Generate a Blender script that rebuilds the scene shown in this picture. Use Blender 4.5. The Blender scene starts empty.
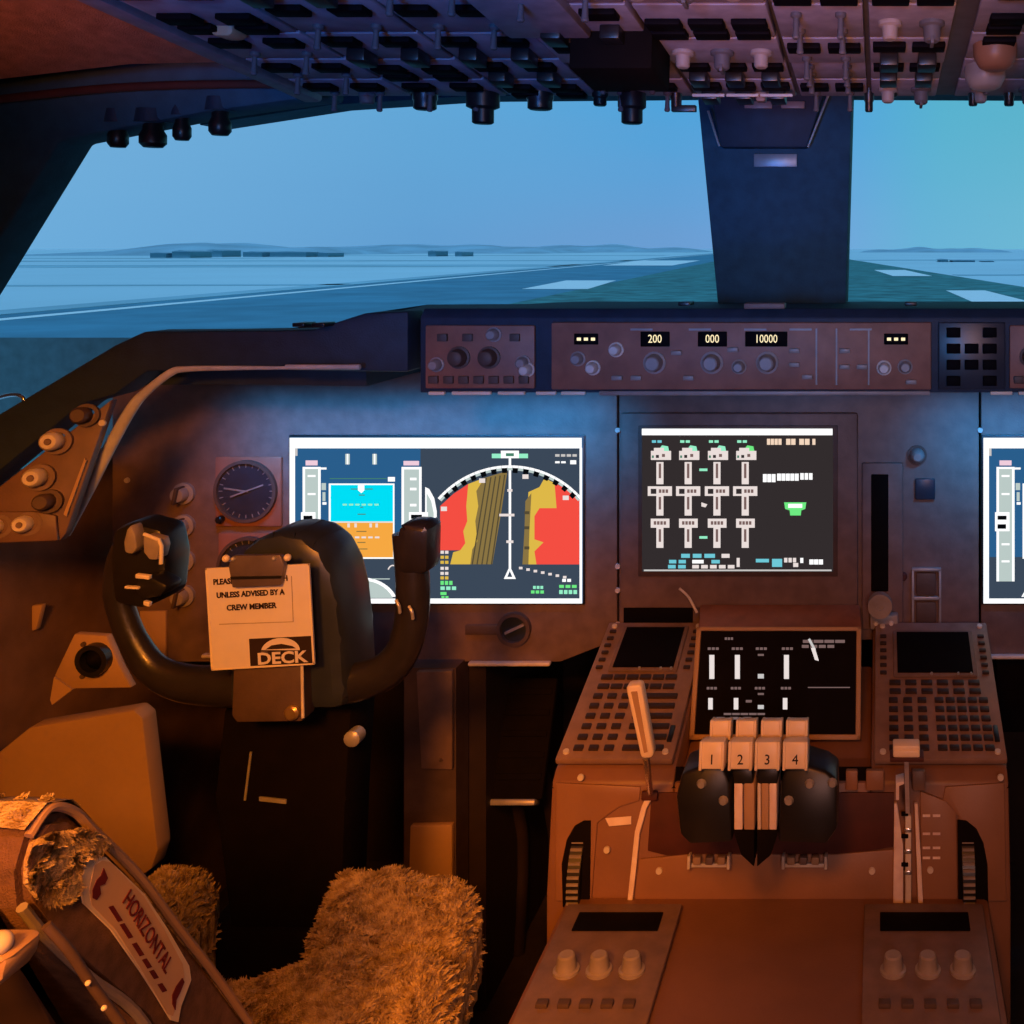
import bpy, bmesh, math, random
from mathutils import Vector, Matrix, noise
random.seed(7)
R = math.radians
SC = bpy.context.scene
COL = SC.collection
CAM = Vector((.16, 0, 1.25)); FL = 1050.0; VX, VY = 880.0, 248.0
X = Vector((1, 0, 0)); Y = Vector((0, 1, 0)); Z = Vector((0, 0, 1))

def at(px, py, d):
    return Vector((CAM.x + (px - VX) * d / FL, d, CAM.z - (py - VY) * d / FL))
def on(px, py, p0, n, off=0):
    r = Vector(((px - VX) / FL, 1, -(py - VY) / FL))
    return CAM + r * ((Vector(p0) - CAM).dot(n) / r.dot(n)) + n * off

class Frame:
    """a flat panel in the place: origin, right, up; n points out of its face"""
    def __init__(s, o, u=X, v=Z):
        s.o = Vector(o); s.u = Vector(u).normalized(); v = Vector(v)
        s.v = (v - s.u * v.dot(s.u)).normalized(); s.n = s.u.cross(s.v)
        s.M = Matrix((s.u, s.v, s.n)).transposed().to_4x4(); s.M.translation = s.o
    def uv(s, px, py):
        p = on(px, py, s.o, s.n) - s.o
        return p.dot(s.u), p.dot(s.v)
    def pt(s, u, v, n=0): return s.o + s.u * u + s.v * v + s.n * n
    def T(s, u, v, n=0): return s.M @ Matrix.Translation((u, v, n))
    def P(s, px, py, n=0):
        u, v = s.uv(px, py); return s.T(u, v, n)

# ------------------------------------------------------------------ materials
def nodes(m):
    m.use_nodes = True
    nt = m.node_tree; nt.nodes.clear()
    return nt, nt.nodes.new, nt.links.new
def mat(name, col, rough=.5, metal=0., var=.18, scale=40., bump=.0, bscale=300., spec=.5, coat=0.):
    m = bpy.data.materials.new(name); nt, N, L = nodes(m)
    out = N('ShaderNodeOutputMaterial'); b = N('ShaderNodeBsdfPrincipled')
    tc = N('ShaderNodeTexCoord'); nz = N('ShaderNodeTexNoise'); nz.inputs['Scale'].default_value = scale
    nz.inputs['Detail'].default_value = 5
    L(tc.outputs['Object'], nz.inputs['Vector'])
    rp = N('ShaderNodeValToRGB'); e = rp.color_ramp.elements
    e[0].position = .3; e[1].position = .7
    e[0].color = tuple(max(0, c * (1 - var)) for c in col) + (1,)
    e[1].color = tuple(min(1, c * (1 + var)) for c in col) + (1,)
    L(nz.outputs['Fac'], rp.inputs['Fac']); L(rp.outputs['Color'], b.inputs['Base Color'])
    b.inputs['Roughness'].default_value = rough; b.inputs['Metallic'].default_value = metal
    b.inputs['Specular IOR Level'].default_value = spec
    b.inputs['Coat Weight'].default_value = coat
    if bump:
        n2 = N('ShaderNodeTexNoise'); n2.inputs['Scale'].default_value = bscale
        L(tc.outputs['Object'], n2.inputs['Vector'])
        bp = N('ShaderNodeBump'); bp.inputs['Strength'].default_value = bump; bp.inputs['Distance'].default_value = .002
        L(n2.outputs['Fac'], bp.inputs['Height']); L(bp.outputs['Normal'], b.inputs['Normal'])
    L(b.outputs['BSDF'], out.inputs['Surface'])
    return m
def lin(r, g, b):
    f = lambda c: (c / 255 / 12.92) if c / 255 <= .04045 else ((c / 255 + .055) / 1.055) ** 2.4
    return (f(r), f(g), f(b))
def emit(name, rgb, k=1.):
    m = bpy.data.materials.new(name); nt, N, L = nodes(m)
    o = N('ShaderNodeOutputMaterial'); e = N('ShaderNodeEmission')
    e.inputs['Color'].default_value = lin(*rgb) + (1,); e.inputs['Strength'].default_value = k
    L(e.outputs[0], o.inputs['Surface']); return m
def glass(name, k=.07):
    m = bpy.data.materials.new(name); nt, N, L = nodes(m)
    o = N('ShaderNodeOutputMaterial'); t = N('ShaderNodeBsdfTransparent'); g = N('ShaderNodeBsdfGlossy')
    g.inputs['Roughness'].default_value = .25; x = N('ShaderNodeMixShader'); x.inputs[0].default_value = k
    t.inputs['Color'].default_value = (1, 1, 1, 1)
    L(t.outputs[0], x.inputs[1]); L(g.outputs[0], x.inputs[2]); L(x.outputs[0], o.inputs['Surface']); return m

M = dict(
    brown=mat('brown_panel_paint', (.20, .135, .12), .5, bump=.15),
    brown_dark=mat('dark_brown_paint', (.10, .065, .055), .55, bump=.15),
    tan=mat('tan_panel_paint', (.46, .30, .18), .55, bump=.1, var=.08, scale=12),
    quadt=mat('quadrant_plate_paint', (.30, .155, .09), .45, bump=.1, var=.1, scale=20),
    quad=mat('quadrant_tan_paint', (.25, .125, .075), .45, bump=.1, var=.1, scale=20),
    well=mat('red_brown_recess', (.075, .018, .014), .65),
    shroud=mat('navy_hood_leatherette', (.018, .036, .07), .62, bump=.25, bscale=500),
    pillar=mat('pillar_lining', (.028, .095, .15), .7, bump=.2),
    black=mat('black_plastic', (.012, .012, .014), .35),
    blackm=mat('matt_black', (.006, .004, .004), .8, spec=.08), clip=mat('clip_metal', (.16, .13, .15), .4, .3),
    blackg=mat('black_glass', (.005, .004, .006), .6, spec=.04),
    grey=mat('grey_metal', (.42, .42, .43), .38, .3),
    steel=mat('bright_steel', (.75, .73, .72), .25, .9, var=.06),
    rail=mat('pale_grey_rail', (.55, .56, .58), .35),
    knob=mat('knob_grey', (.33, .29, .28), .4),
    knobp=mat('pale_knob', (.72, .66, .60), .4),
    white=mat('ivory_plastic', (.86, .78, .66), .35, var=.05),
    lever=mat('ivory_lever_handle', (.95, .82, .64), .35, var=.04),
    paper=mat('card_paper', (.74, .72, .80), .8, var=.03),
    ink=mat('black_ink', (.02, .008, .008), .8),
    maroon=mat('maroon_ink', (.16, .008, .01), .7),
    plate=mat('knob_panel_brown', (.15, .085, .07), .5, bump=.1),
    cdu=mat('keypad_unit_brown', (.27, .175, .145), .5, bump=.1), key=mat('key_cap_dark', (.035, .02, .017), .5), field=mat('placard_field_tan', (.80, .56, .34), .6, var=.05),
    red=mat('red_paint', (.42, .04, .03), .45),
    pink=mat('pale_pink_strip', (.95, .75, .72), .4),
    gold=mat('brass', (.7, .5, .2), .3, .8),
    fabric=mat('brown_seat_fabric', (.16, .085, .055), .9, bump=.6, bscale=700, var=.3, scale=90),
    seatshell=mat('seat_shell', (.05, .03, .027), .55),
    lining=mat('ceiling_lining', (.42, .24, .16), .85, bump=.5, bscale=500, var=.2, scale=60),
    sidewall=mat('sidewall_lining', (.20, .115, .075), .8, bump=.4, var=.25, scale=15),
    carpet=mat('dark_carpet', (.05, .035, .03), .95, bump=.6),
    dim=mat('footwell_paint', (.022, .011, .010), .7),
    overhead=mat('overhead_panel_grey', (.25, .235, .31), .5, bump=.1, var=.2),
    overheadb=mat('overhead_base', (.10, .10, .12), .55),
    wheel=mat('wheel_black_moulding', (.022, .020, .026), .33, bump=.12, bscale=250, coat=.15),
    hub=mat('wheel_hub_grey', (.028, .036, .055), .34),
    mcp=mat('glareshield_panel_brown', (.30, .13, .09), .5, bump=.1),
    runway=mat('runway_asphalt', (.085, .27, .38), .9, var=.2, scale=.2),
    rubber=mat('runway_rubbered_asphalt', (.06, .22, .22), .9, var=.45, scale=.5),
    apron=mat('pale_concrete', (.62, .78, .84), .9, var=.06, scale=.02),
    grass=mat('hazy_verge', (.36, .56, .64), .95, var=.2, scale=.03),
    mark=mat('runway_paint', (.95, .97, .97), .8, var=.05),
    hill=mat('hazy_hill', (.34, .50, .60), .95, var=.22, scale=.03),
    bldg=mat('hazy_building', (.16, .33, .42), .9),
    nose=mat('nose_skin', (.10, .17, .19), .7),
    glass=glass('window_glass', .0008), iglass=glass('instrument_glass', .06),
)
def fleece_mat():
    m = bpy.data.materials.new('sheepskin'); nt, N, L = nodes(m)
    o = N('ShaderNodeOutputMaterial'); b = N('ShaderNodeBsdfPrincipled'); tc = N('ShaderNodeTexCoord')
    n1 = N('ShaderNodeTexNoise'); n1.inputs['Scale'].default_value = 70; n1.inputs['Detail'].default_value = 8
    rp = N('ShaderNodeValToRGB'); e = rp.color_ramp.elements
    e[0].position = .3; e[0].color = (.26, .17, .08, 1); e[1].position = .62; e[1].color = (.70, .54, .30, 1)
    L(tc.outputs['Object'], n1.inputs['Vector']); L(n1.outputs['Fac'], rp.inputs['Fac'])
    L(rp.outputs['Color'], b.inputs['Base Color']); b.inputs['Roughness'].default_value = .95
    b.inputs['Specular IOR Level'].default_value = .1
    n2 = N('ShaderNodeTexNoise'); n2.inputs['Scale'].default_value = 420; bp = N('ShaderNodeBump')
    bp.inputs['Strength'].default_value = .8; bp.inputs['Distance'].default_value = .004
    L(tc.outputs['Object'], n2.inputs['Vector']); L(n2.outputs['Fac'], bp.inputs['Height']); L(bp.outputs['Normal'], b.inputs['Normal'])
    L(b.outputs[0], o.inputs[0]); return m
M['fleece'] = fleece_mat()
E = dict(
    white=emit('lit_white', (255, 255, 255), 1.1), soft=emit('lit_pale_tape', (196, 212, 208), .9),
    bg=emit('display_blue_grey', (44, 98, 146), .9), bgn=emit('map_grey', (66, 80, 98), .8),
    cyan=emit('lit_sky_cyan', (0, 222, 245)), orange=emit('lit_ground_orange', (246, 168, 66)),
    red=emit('lit_terrain_red', (244, 78, 66)), yellow=emit('lit_terrain_yellow', (222, 184, 72)),
    olive=emit('lit_terrain_olive', (138, 116, 66)), olived=emit('lit_terrain_dark_olive', (84, 74, 52)),
    green=emit('lit_green', (110, 235, 130)), mgreen=emit('lit_pale_green', (150, 240, 200)),
    black=emit('unlit_black', (8, 10, 14)), pink=emit('lit_pink', (240, 205, 220)),
    eicas=emit('engine_display_grey', (50, 44, 45)), grey=emit('lit_grey', (200, 196, 194)),
    cyant=emit('lit_cyan_text', (110, 200, 215)), warm=emit('lit_warm_white', (245, 215, 190)),
    amber=emit('lit_amber_digits', (255, 236, 190), 1.1), dgreen=emit('lit_dim_green', (70, 130, 105)),
    white2=emit('lit_dim_white', (235, 222, 218)), dim=emit('lit_dim_grey', (120, 95, 92)),
)

# ------------------------------------------------------------------ mesh helpers
ORG = {}
def new(): return bmesh.new()
def part(name, bm, ms, parent=None, smooth=True, org=None):
    """one mesh object; verts are given in world space and moved to the thing's own base"""
    o0 = Vector(org) if org is not None else (ORG[parent.name] if parent else Vector())
    bmesh.ops.translate(bm, verts=bm.verts, vec=-o0)
    me = bpy.data.meshes.new(name); bm.to_mesh(me); bm.free()
    for m in (ms if isinstance(ms, (list, tuple)) else [ms]): me.materials.append(m)
    return link(name, me, parent, o0, smooth)
def link(name, me, parent, o0, smooth=True):
    if smooth and len(me.polygons):
        me.polygons.foreach_set('use_smooth', [True] * len(me.polygons)); me.set_sharp_from_angle(angle=R(38))
    o = bpy.data.objects.new(name, me); COL.objects.link(o)
    if parent: o.parent = parent
    else: o.location = o0
    ORG[o.name] = o0
    return o
def proto(bm, ms):
    me = bpy.data.meshes.new('shape'); bm.to_mesh(me); bm.free()
    for m in (ms if isinstance(ms, (list, tuple)) else [ms]): me.materials.append(m)
    me.polygons.foreach_set('use_smooth', [True] * len(me.polygons)); me.set_sharp_from_angle(angle=R(38))
    return me
def inst(name, me, parent, MW):
    o = bpy.data.objects.new(name, me); COL.objects.link(o); o.parent = parent
    o.matrix_local = Matrix.Translation(-ORG[parent.name]) @ MW
    ORG[o.name] = ORG[parent.name]
    return o
def thing(name, loc, label, cat, group=None):
    o = bpy.data.objects.new(name, None); COL.objects.link(o); o.location = loc; o.empty_display_size = .05
    ORG[o.name] = Vector(loc); return tag(o, label, cat, group)
def tag(o, label, cat, group=None, kind=None):
    o['label'] = label; o['category'] = cat
    if group: o['group'] = group
    if kind: o['kind'] = kind
    return o
def struct(name, bm, m, smooth=False):
    o = part(name, bm, m, None, smooth); o['kind'] = 'structure'; return o

def box(bm, MW, u0, u1, v0, v1, n0, n1, bev=0, seg=2, mi=0):
    r = bmesh.ops.create_cube(bm, size=1)
    vs = r['verts']
    for v in vs:
        v.co = Vector((u0 + (v.co.x + .5) * (u1 - u0), v0 + (v.co.y + .5) * (v1 - v0), n0 + (v.co.z + .5) * (n1 - n0)))
    fs = {f for v in vs for f in v.link_faces}
    if bev:
        es = {e for v in vs for e in v.link_edges}
        b = bmesh.ops.bevel(bm, geom=list(es), offset=bev, segments=seg, affect='EDGES', profile=.5)
        vs = [v for v in bm.verts if v.is_valid and (v in b['verts'] or v in vs)]
        vs = list({v for f in b['faces'] for v in f.verts} | {v for v in vs if v.is_valid})
        fs = {f for v in vs for f in v.link_faces}
    bmesh.ops.transform(bm, matrix=MW, verts=vs)
    for f in fs: f.material_index = mi
    return vs
def pxbox(bm, fr, px0, py0, px1, py1, n0, n1, bev=0, mi=0):
    my, mx = (py0 + py1) / 2, (px0 + px1) / 2
    u0 = fr.uv(px0, my)[0]; u1 = fr.uv(px1, my)[0]; v0 = fr.uv(mx, py1)[1]; v1 = fr.uv(mx, py0)[1]
    return box(bm, fr.M, u0, u1, v0, v1, n0, n1, bev, mi=mi)
def cyl(bm, MW, r0, r1, h, seg=20, mi=0, h0=0):
    r = bmesh.ops.create_cone(bm, cap_ends=True, segments=seg, radius1=r0, radius2=r1, depth=h,
                              matrix=MW @ Matrix.Translation((0, 0, h0 + h / 2)))
    for v in r['verts']:
        for f in v.link_faces: f.material_index = mi
    return r['verts']
def lathe(bm, MW, prof, seg=24, mi=0):
    rings = []
    for r, h in prof:
        rings.append([bm.verts.new(MW @ Vector((r * math.cos(2 * math.pi * k / seg), r * math.sin(2 * math.pi * k / seg), h))) for k in range(seg)])
    for a, b in zip(rings, rings[1:]):
        for k in range(seg):
            f = bm.faces.new((a[k], a[(k + 1) % seg], b[(k + 1) % seg], b[k])); f.material_index = mi
    bm.faces.new(rings[0][::-1]).material_index = mi; bm.faces.new(rings[-1]).material_index = mi
def ring(bm, MW, ri, ro, h0, h1, seg=32, mi=0):
    c = [[(r, h) for r, h in ((ri, h0), (ri, h1), (ro, h1), (ro, h0))]]
    vs = [[bm.verts.new(MW @ Vector((r * math.cos(2 * math.pi * k / seg), r * math.sin(2 * math.pi * k / seg), h))) for r, h in c[0]] for k in range(seg)]
    for k in range(seg):
        a, b = vs[k], vs[(k + 1) % seg]
        for j in range(4):
            bm.faces.new((a[j], a[(j + 1) % 4], b[(j + 1) % 4], b[j])).material_index = mi
def prism(bm, pts, vec, mi=0, bev=0):
    """closed polygon of world points pushed along vec"""
    a = [bm.verts.new(Vector(p)) for p in pts]; b = [bm.verts.new(Vector(p) + Vector(vec)) for p in pts]
    fs = [bm.faces.new(a), bm.faces.new(b[::-1])]
    n = len(a)
    for k in range(n): fs.append(bm.faces.new((a[k], b[k], b[(k + 1) % n], a[(k + 1) % n])))
    bmesh.ops.recalc_face_normals(bm, faces=fs)
    for f in fs: f.material_index = mi
    if bev:
        es = list({e for f in fs for e in f.edges})
        r = bmesh.ops.bevel(bm, geom=es, offset=bev, segments=2, affect='EDGES', profile=.5)
        for f in r['faces']: f.material_index = mi
def spline(pts, k=6):
    out = []
    P = [Vector(p) for p in pts]
    for i in range(len(P) - 1):
        p0, p1, p2, p3 = P[max(i - 1, 0)], P[i], P[i + 1], P[min(i + 2, len(P) - 1)]
        for j in range(k):
            t = j / k
            out.append(.5 * ((2 * p1) + (p2 - p0) * t + (2 * p0 - 5 * p1 + 4 * p2 - p3) * t * t + (3 * p1 - p0 - 3 * p2 + p3) * t ** 3))
    out.append(P[-1]); return out
def tube(bm, pts, rad, seg=12, mi=0, flat=1., up=Y, sm=6):
    """swept round or flattened bar; rad a number or one per control point"""
    n0 = len(pts)
    if sm > 1 and n0 > 2:
        path = spline(pts, sm)
        rs = [rad] * len(path) if not isinstance(rad, (list, tuple)) else [
            rad[min(int(i / sm), n0 - 1)] * (1 - (i % sm) / sm) + rad[min(int(i / sm) + 1, n0 - 1)] * ((i % sm) / sm) for i in range(len(path))]
    else:
        path = [Vector(p) for p in pts]; rs = [rad] * n0 if not isinstance(rad, (list, tuple)) else list(rad)
    rings = []
    for i, p in enumerate(path):
        t = (path[min(i + 1, len(path) - 1)] - path[max(i - 1, 0)]).normalized()
        a = up.cross(t)
        if a.length < 1e-3: a = X.cross(t)
        a.normalize(); b = t.cross(a)
        rings.append([bm.verts.new(p + a * rs[i] * math.cos(2 * math.pi * k / seg) + b * rs[i] * flat * math.sin(2 * math.pi * k / seg)) for k in range(seg)])
    fs = []
    for r0, r1 in zip(rings, rings[1:]):
        for k in range(seg): fs.append(bm.faces.new((r0[k], r0[(k + 1) % seg], r1[(k + 1) % seg], r1[k])))
    fs.append(bm.faces.new(rings[0][::-1])); fs.append(bm.faces.new(rings[-1]))
    bmesh.ops.recalc_face_normals(bm, faces=fs)
    for f in fs: f.material_index = mi
def ball(bm, c, r, mi=0, sx=1, sy=1, sz=1):
    x = bmesh.ops.create_uvsphere(bm, u_segments=16, v_segments=10, radius=r, matrix=Matrix.Translation(c) @ Matrix.Diagonal((sx, sy, sz, 1)))
    for v in x['verts']:
        for f in v.link_faces: f.material_index = mi
def text(name, s, size, MW, parent, m, depth=.0003, sx=1., align='CENTER', bold=0.):
    cu = bpy.data.curves.new('t', 'FONT'); cu.body = s; cu.size = size; cu.align_x = align; cu.align_y = 'CENTER'
    cu.extrude = depth; cu.offset = bold; cu.resolution_u = 3
    ob = bpy.data.objects.new('t', cu); COL.objects.link(ob)
    dg = bpy.context.evaluated_depsgraph_get(); me = bpy.data.meshes.new_from_object(ob.evaluated_get(dg))
    bpy.data.objects.remove(ob); bpy.data.curves.remove(cu)
    me.transform(Matrix.Diagonal((sx, 1, 1, 1))); me.materials.clear(); me.materials.append(m)
    o = bpy.data.objects.new(name, me); COL.objects.link(o); o.parent = parent
    o.matrix_local = Matrix.Translation(-ORG[parent.name]) @ MW; ORG[o.name] = ORG[parent.name]
    return o

class Gfx:
    """thin lit shapes on a screen, laid out in the screen's own frame"""
    def __init__(s, fr, dx=0, n=.0012): s.fr = fr; s.dx = dx; s.bm = new(); s.ms = []; s.n = n; s.k = 0
    def mi(s, m):
        if m not in s.ms: s.ms.append(m)
        return s.ms.index(m)
    def poly(s, pts, m):
        s.k += 1; h = s.n + s.k * .00006
        vs = [s.bm.verts.new(s.fr.pt(*s.fr.uv(x + s.dx, y), h)) for x, y in pts]
        f = s.bm.faces.new(vs); f.normal_update()
        if f.normal.dot(s.fr.n) < 0: f.normal_flip()
        f.material_index = s.mi(m)
    def rect(s, x0, y0, x1, y1, m): s.poly([(x0, y0), (x1, y0), (x1, y1), (x0, y1)], m)
    def line(s, p, q, w, m):
        d = Vector((q[0] - p[0], q[1] - p[1])).normalized(); a = Vector((-d.y, d.x)) * w / 2
        s.poly([(p[0] + a.x, p[1] + a.y), (q[0] + a.x, q[1] + a.y), (q[0] - a.x, q[1] - a.y), (p[0] - a.x, p[1] - a.y)], m)
    def frame(s, x0, y0, x1, y1, w, m):
        s.rect(x0, y0, x1, y0 + w, m); s.rect(x0, y1 - w, x1, y1, m); s.rect(x0, y0, x0 + w, y1, m); s.rect(x1 - w, y0, x1, y1, m)
    def words(s, x0, y0, x1, y1, m, n=3, gap=.25):
        w = (x1 - x0) / n
        for i in range(n): s.rect(x0 + i * w, y0, x0 + i * w + w * (1 - gap), y1, m)
    def done(s, name, parent): return part(name, s.bm, s.ms, parent, smooth=False)
# ================================================================== camera
cd = bpy.data.cameras.new('camera'); co = bpy.data.objects.new('camera', cd); COL.objects.link(co)
co.location = CAM; co.rotation_euler = (R(90), 0, 0)
cd.sensor_width = 36; cd.lens = FL / 1024 * 36; cd.clip_start = .02; cd.clip_end = 5000
cd.shift_x = -(VX - 512) / 1024; cd.shift_y = -(512 - VY) / 1024
SC.camera = co
vs = SC.view_settings; vs.view_transform = 'Standard'; vs.look = 'None'; vs.gamma = 1; vs.exposure = 0; vs.use_curve_mapping = False

# ================================================================== sky
w = bpy.data.worlds.new('sky'); SC.world = w; nt, N, L = nodes(w)
wo = N('ShaderNodeOutputWorld'); bg = N('ShaderNodeBackground'); tc = N('ShaderNodeTexCoord'); sp = N('ShaderNodeSeparateXYZ')
L(tc.outputs['Generated'], sp.inputs[0])
def ramp(stops):
    r = N('ShaderNodeValToRGB'); e = r.color_ramp.elements
    while len(e) < len(stops): e.new(.5)
    for el, (p, c) in zip(e, stops): el.position = p; el.color = lin(*c) + (1,)
    return r
mr = N('ShaderNodeMapRange'); mr.inputs[1].default_value = -.7; mr.inputs[2].default_value = .3
L(sp.outputs['X'], mr.inputs[0])
# across the sky: pale blue on the left, deeper blue ahead, teal on the right
hi = ramp([(0, (118, 172, 212)), (.28, (96, 164, 210)), (.5, (74, 158, 212)), (.66, (78, 160, 214)), (.76, (84, 172, 200)), (1, (90, 174, 190))])
lo = ramp([(0, (108, 170, 214)), (.3, (94, 152, 202)), (.5, (102, 152, 204)), (.64, (110, 160, 214)), (.74, (100, 172, 208)), (1, (110, 184, 200))])
L(mr.outputs[0], hi.inputs[0]); L(mr.outputs[0], lo.inputs[0])
nz = N('ShaderNodeTexNoise'); nz.inputs['Scale'].default_value = 2.2; nz.inputs['Detail'].default_value = 4
mp = N('ShaderNodeMapping'); mp.inputs['Scale'].default_value = (1, 1, 7); L(tc.outputs['Generated'], mp.inputs[0]); L(mp.outputs[0], nz.inputs['Vector'])
m2 = N('ShaderNodeMapRange'); m2.inputs[1].default_value = .0; m2.inputs[2].default_value = .15; L(sp.outputs['Z'], m2.inputs[0])
ad = N('ShaderNodeMath'); ad.operation = 'MULTIPLY_ADD'; ad.inputs[1].default_value = .5; ad.inputs[2].default_value = -.25; L(nz.outputs['Fac'], ad.inputs[0])
a2 = N('ShaderNodeMath'); a2.operation = 'ADD'; a2.use_clamp = True; L(m2.outputs[0], a2.inputs[0]); L(ad.outputs[0], a2.inputs[1])
mx = N('ShaderNodeMix'); mx.data_type = 'RGBA'; L(a2.outputs[0], mx.inputs['Factor']); L(lo.outputs[0], mx.inputs['A']); L(hi.outputs[0], mx.inputs['B'])
tp = N('ShaderNodeMapRange'); tp.inputs[1].default_value = .17; tp.inputs[2].default_value = .42; tp.inputs[3].default_value = 1.08; tp.inputs[4].default_value = .06
L(sp.outputs['Z'], tp.inputs[0]); L(tp.outputs[0], bg.inputs['Strength'])   # the sky darkens overhead
L(mx.outputs['Result'], bg.inputs['Color']); L(bg.outputs[0], wo.inputs[0])

def lamp(kind, name, loc, aim, power, col, size=.3, size_y=None, spread=None):
    l = bpy.data.lights.new(name, kind); l.energy = power; l.color = col
    o = bpy.data.objects.new(name, l); COL.objects.link(o); o.location = loc
    o.rotation_euler = (Vector(aim) - Vector(loc)).to_track_quat('-Z', 'Y').to_euler()
    if kind == 'AREA':
        l.size = size
        if size_y: l.shape = 'RECTANGLE'; l.size_y = size_y
        if spread: l.spread = R(spread)
    elif kind == 'SUN': l.angle = R(20)
    elif kind == 'SPOT': l.spot_size = R(spread or 60); l.spot_blend = .6; l.shadow_soft_size = size
    else: l.shadow_soft_size = size
    return o
AMB = (1., .24, .012); AMB2 = (1., .27, .02)
lamp('SUN', 'daylight', (0, -1.9, 6), (0, 0, 0), 2.3, (.25, .60, 1))
lamp('SPOT', 'aisle_stand_flood', (.05, .15, 1.56), (.03, 1.30, .40), 32, AMB, .12, spread=46)
lamp('SPOT', 'captain_map_light', (-.25, -.35, 1.58), (-.80, 1.20, .38), 105, AMB2, .12, spread=50)
lamp('SPOT', 'side_panel_fill', (-.55, .35, 1.45), (-.95, 1.36, .96), 9, AMB2, .06, spread=26)  # added fill for the knob panel, no lamp of the cockpit
lamp('SPOT', 'captain_seat_fill', (-.02, .05, 1.55), (-.40, .80, .68), 17, AMB2, .08, spread=56)  # added amber fill so the seat back is lit
lamp('SPOT', 'ceiling_fill', (-.80, -.3, 1.15), (-.88, .80, 1.76), 110, (1, .20, .02), .05, spread=40)  # added up-light that warms the left ceiling, no real fitting
lamp('SPOT', 'overhead_fill', (.12, .1, .95), (.08, 1.16, 1.52), 38, (1, .33, .14), .08, spread=27)  # added amber up-light to brighten the overhead centre, no real fitting
lamp('SPOT', 'cabin_blue_fill', (-.05, -1.0, 1.22), (-.10, 1.5, 1.72), 62, (.03, .36, 1), .10, spread=46)  # added blue ambient for posts and hood, stands in for bounced light
lamp('SPOT', 'overhead_blue_fill', (-.22, -.6, .85), (-.28, 1.3, 1.60), 40, (.07, .22, 1), .15, spread=34)  # added blue fill for the left of the overhead
lamp('AREA', 'cabin_dim_fill', (.45, -1.0, 1.35), (.25, 1.5, 1.0), 1.5, (1, .50, .42), .4, spread=70)  # added weak warm fill on the instrument panel, no actual lamp
lamp('AREA', 'captain_panel_flood', (-.57, 1.54, 1.035), (-.57, 1.71, .90), .72, (.02, .38, 1), .60, .03, spread=75)
lamp('AREA', 'first_officer_panel_flood', (.52, 1.54, 1.035), (.50, 1.71, .90), .65, (.02, .38, 1), .50, .03, spread=75)

# ================================================================== outside: the airfield
HG = CAM.z - 4.0                                   # ground level: the eye is four metres up
DV = Vector(((778 - VX) / FL, 1, 0)).normalized(); RV = Vector((DV.y, -DV.x, 0))
def gnd(side, along, up=0): return Vector((CAM.x, 0, HG + up)) + RV * side + DV * along
def gpx(px, py, up=0):
    d = FL * (4.0 - up) / (py - VY); return at(px, py, d)
bm = new(); prism(bm, [(-2500, 5, HG - .3), (2500, 5, HG - .3), (2500, 3000, HG - .3), (-2500, 3000, HG - .3)], (0, 0, .28)); struct('ground', bm, M['apron'])
bm = new(); prism(bm, [gnd(-46, 4), gnd(25, 4), gnd(25, 1500), gnd(-46, 1500)], (0, 0, .02)); struct('ground_runway', bm, M['runway'])
bm = new(); prism(bm, [gnd(-19, 4), gnd(25, 4), gnd(24.8, 1500), gnd(-19, 1500)], (0, 0, .025)); struct('ground_runway_touchdown', bm, M['rubber'])
bm = new(); prism(bm, [gnd(-49.5, 4), gnd(-46.3, 4), gnd(-46.3, 1500), gnd(-49.5, 1500)], (0, 0, .03)); struct('ground_verge', bm, M['grass'])
bm = new(); prism(bm, [gnd(-200, 230), gnd(-47, 230), gnd(-47, 262), gnd(-200, 262)], (0, 0, .03)); struct('ground_taxiway', bm, M['grass'])
for side0, side1, al, wd in ((-400, -47, 118, 3.5), (-600, -120, 155, 6), (-700, -47, 330, 25), (-900, -200, 420, 30), (-900, -60, 560, 40), (26, 300, 150, 5), (26, 500, 330, 22)):
    bm = new(); prism(bm, [gnd(side0, al), gnd(side1, al), gnd(side1, al + wd), gnd(side0, al + wd * 1.2)], (0, 0, .03)); struct('ground_taxiway', bm, M['grass'])
bm = new(); prism(bm, [gnd(-43.6, 4), gnd(-42.4, 4), gnd(-42.4, 1500), gnd(-43.6, 1500)], (0, 0, .035))
tag(part('runway_edge_line', bm, M['mark'], org=gnd(-43, 4)), 'thin pale edge line along the left side of the runway', 'marking')
for q, lb in (([(522, 289), (588, 289), (616, 280.5), (566, 280.5)], 'large white runway bar seen left of the centre window post'),
              ([(603, 265.5), (672, 265.5), (700, 260.5), (640, 260.5)], 'thinner far white runway bar close to the left of the centre post'),
              ([(975, 303), (1035, 303), (985, 290.5), (946, 290.5)], 'near white runway bar at the right edge of the view'),
              ([(893, 276), (932, 276), (905, 270), (874, 270)], 'far white runway bar just right of the centre window post')):
    bm = new(); ps = [gpx(x, y, .04) for x, y in q]; prism(bm, ps, (0, 0, .01))
    tag(part('runway_marking', bm, M['mark'], org=ps[0]), lb, 'marking', 'white runway bars')
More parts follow.
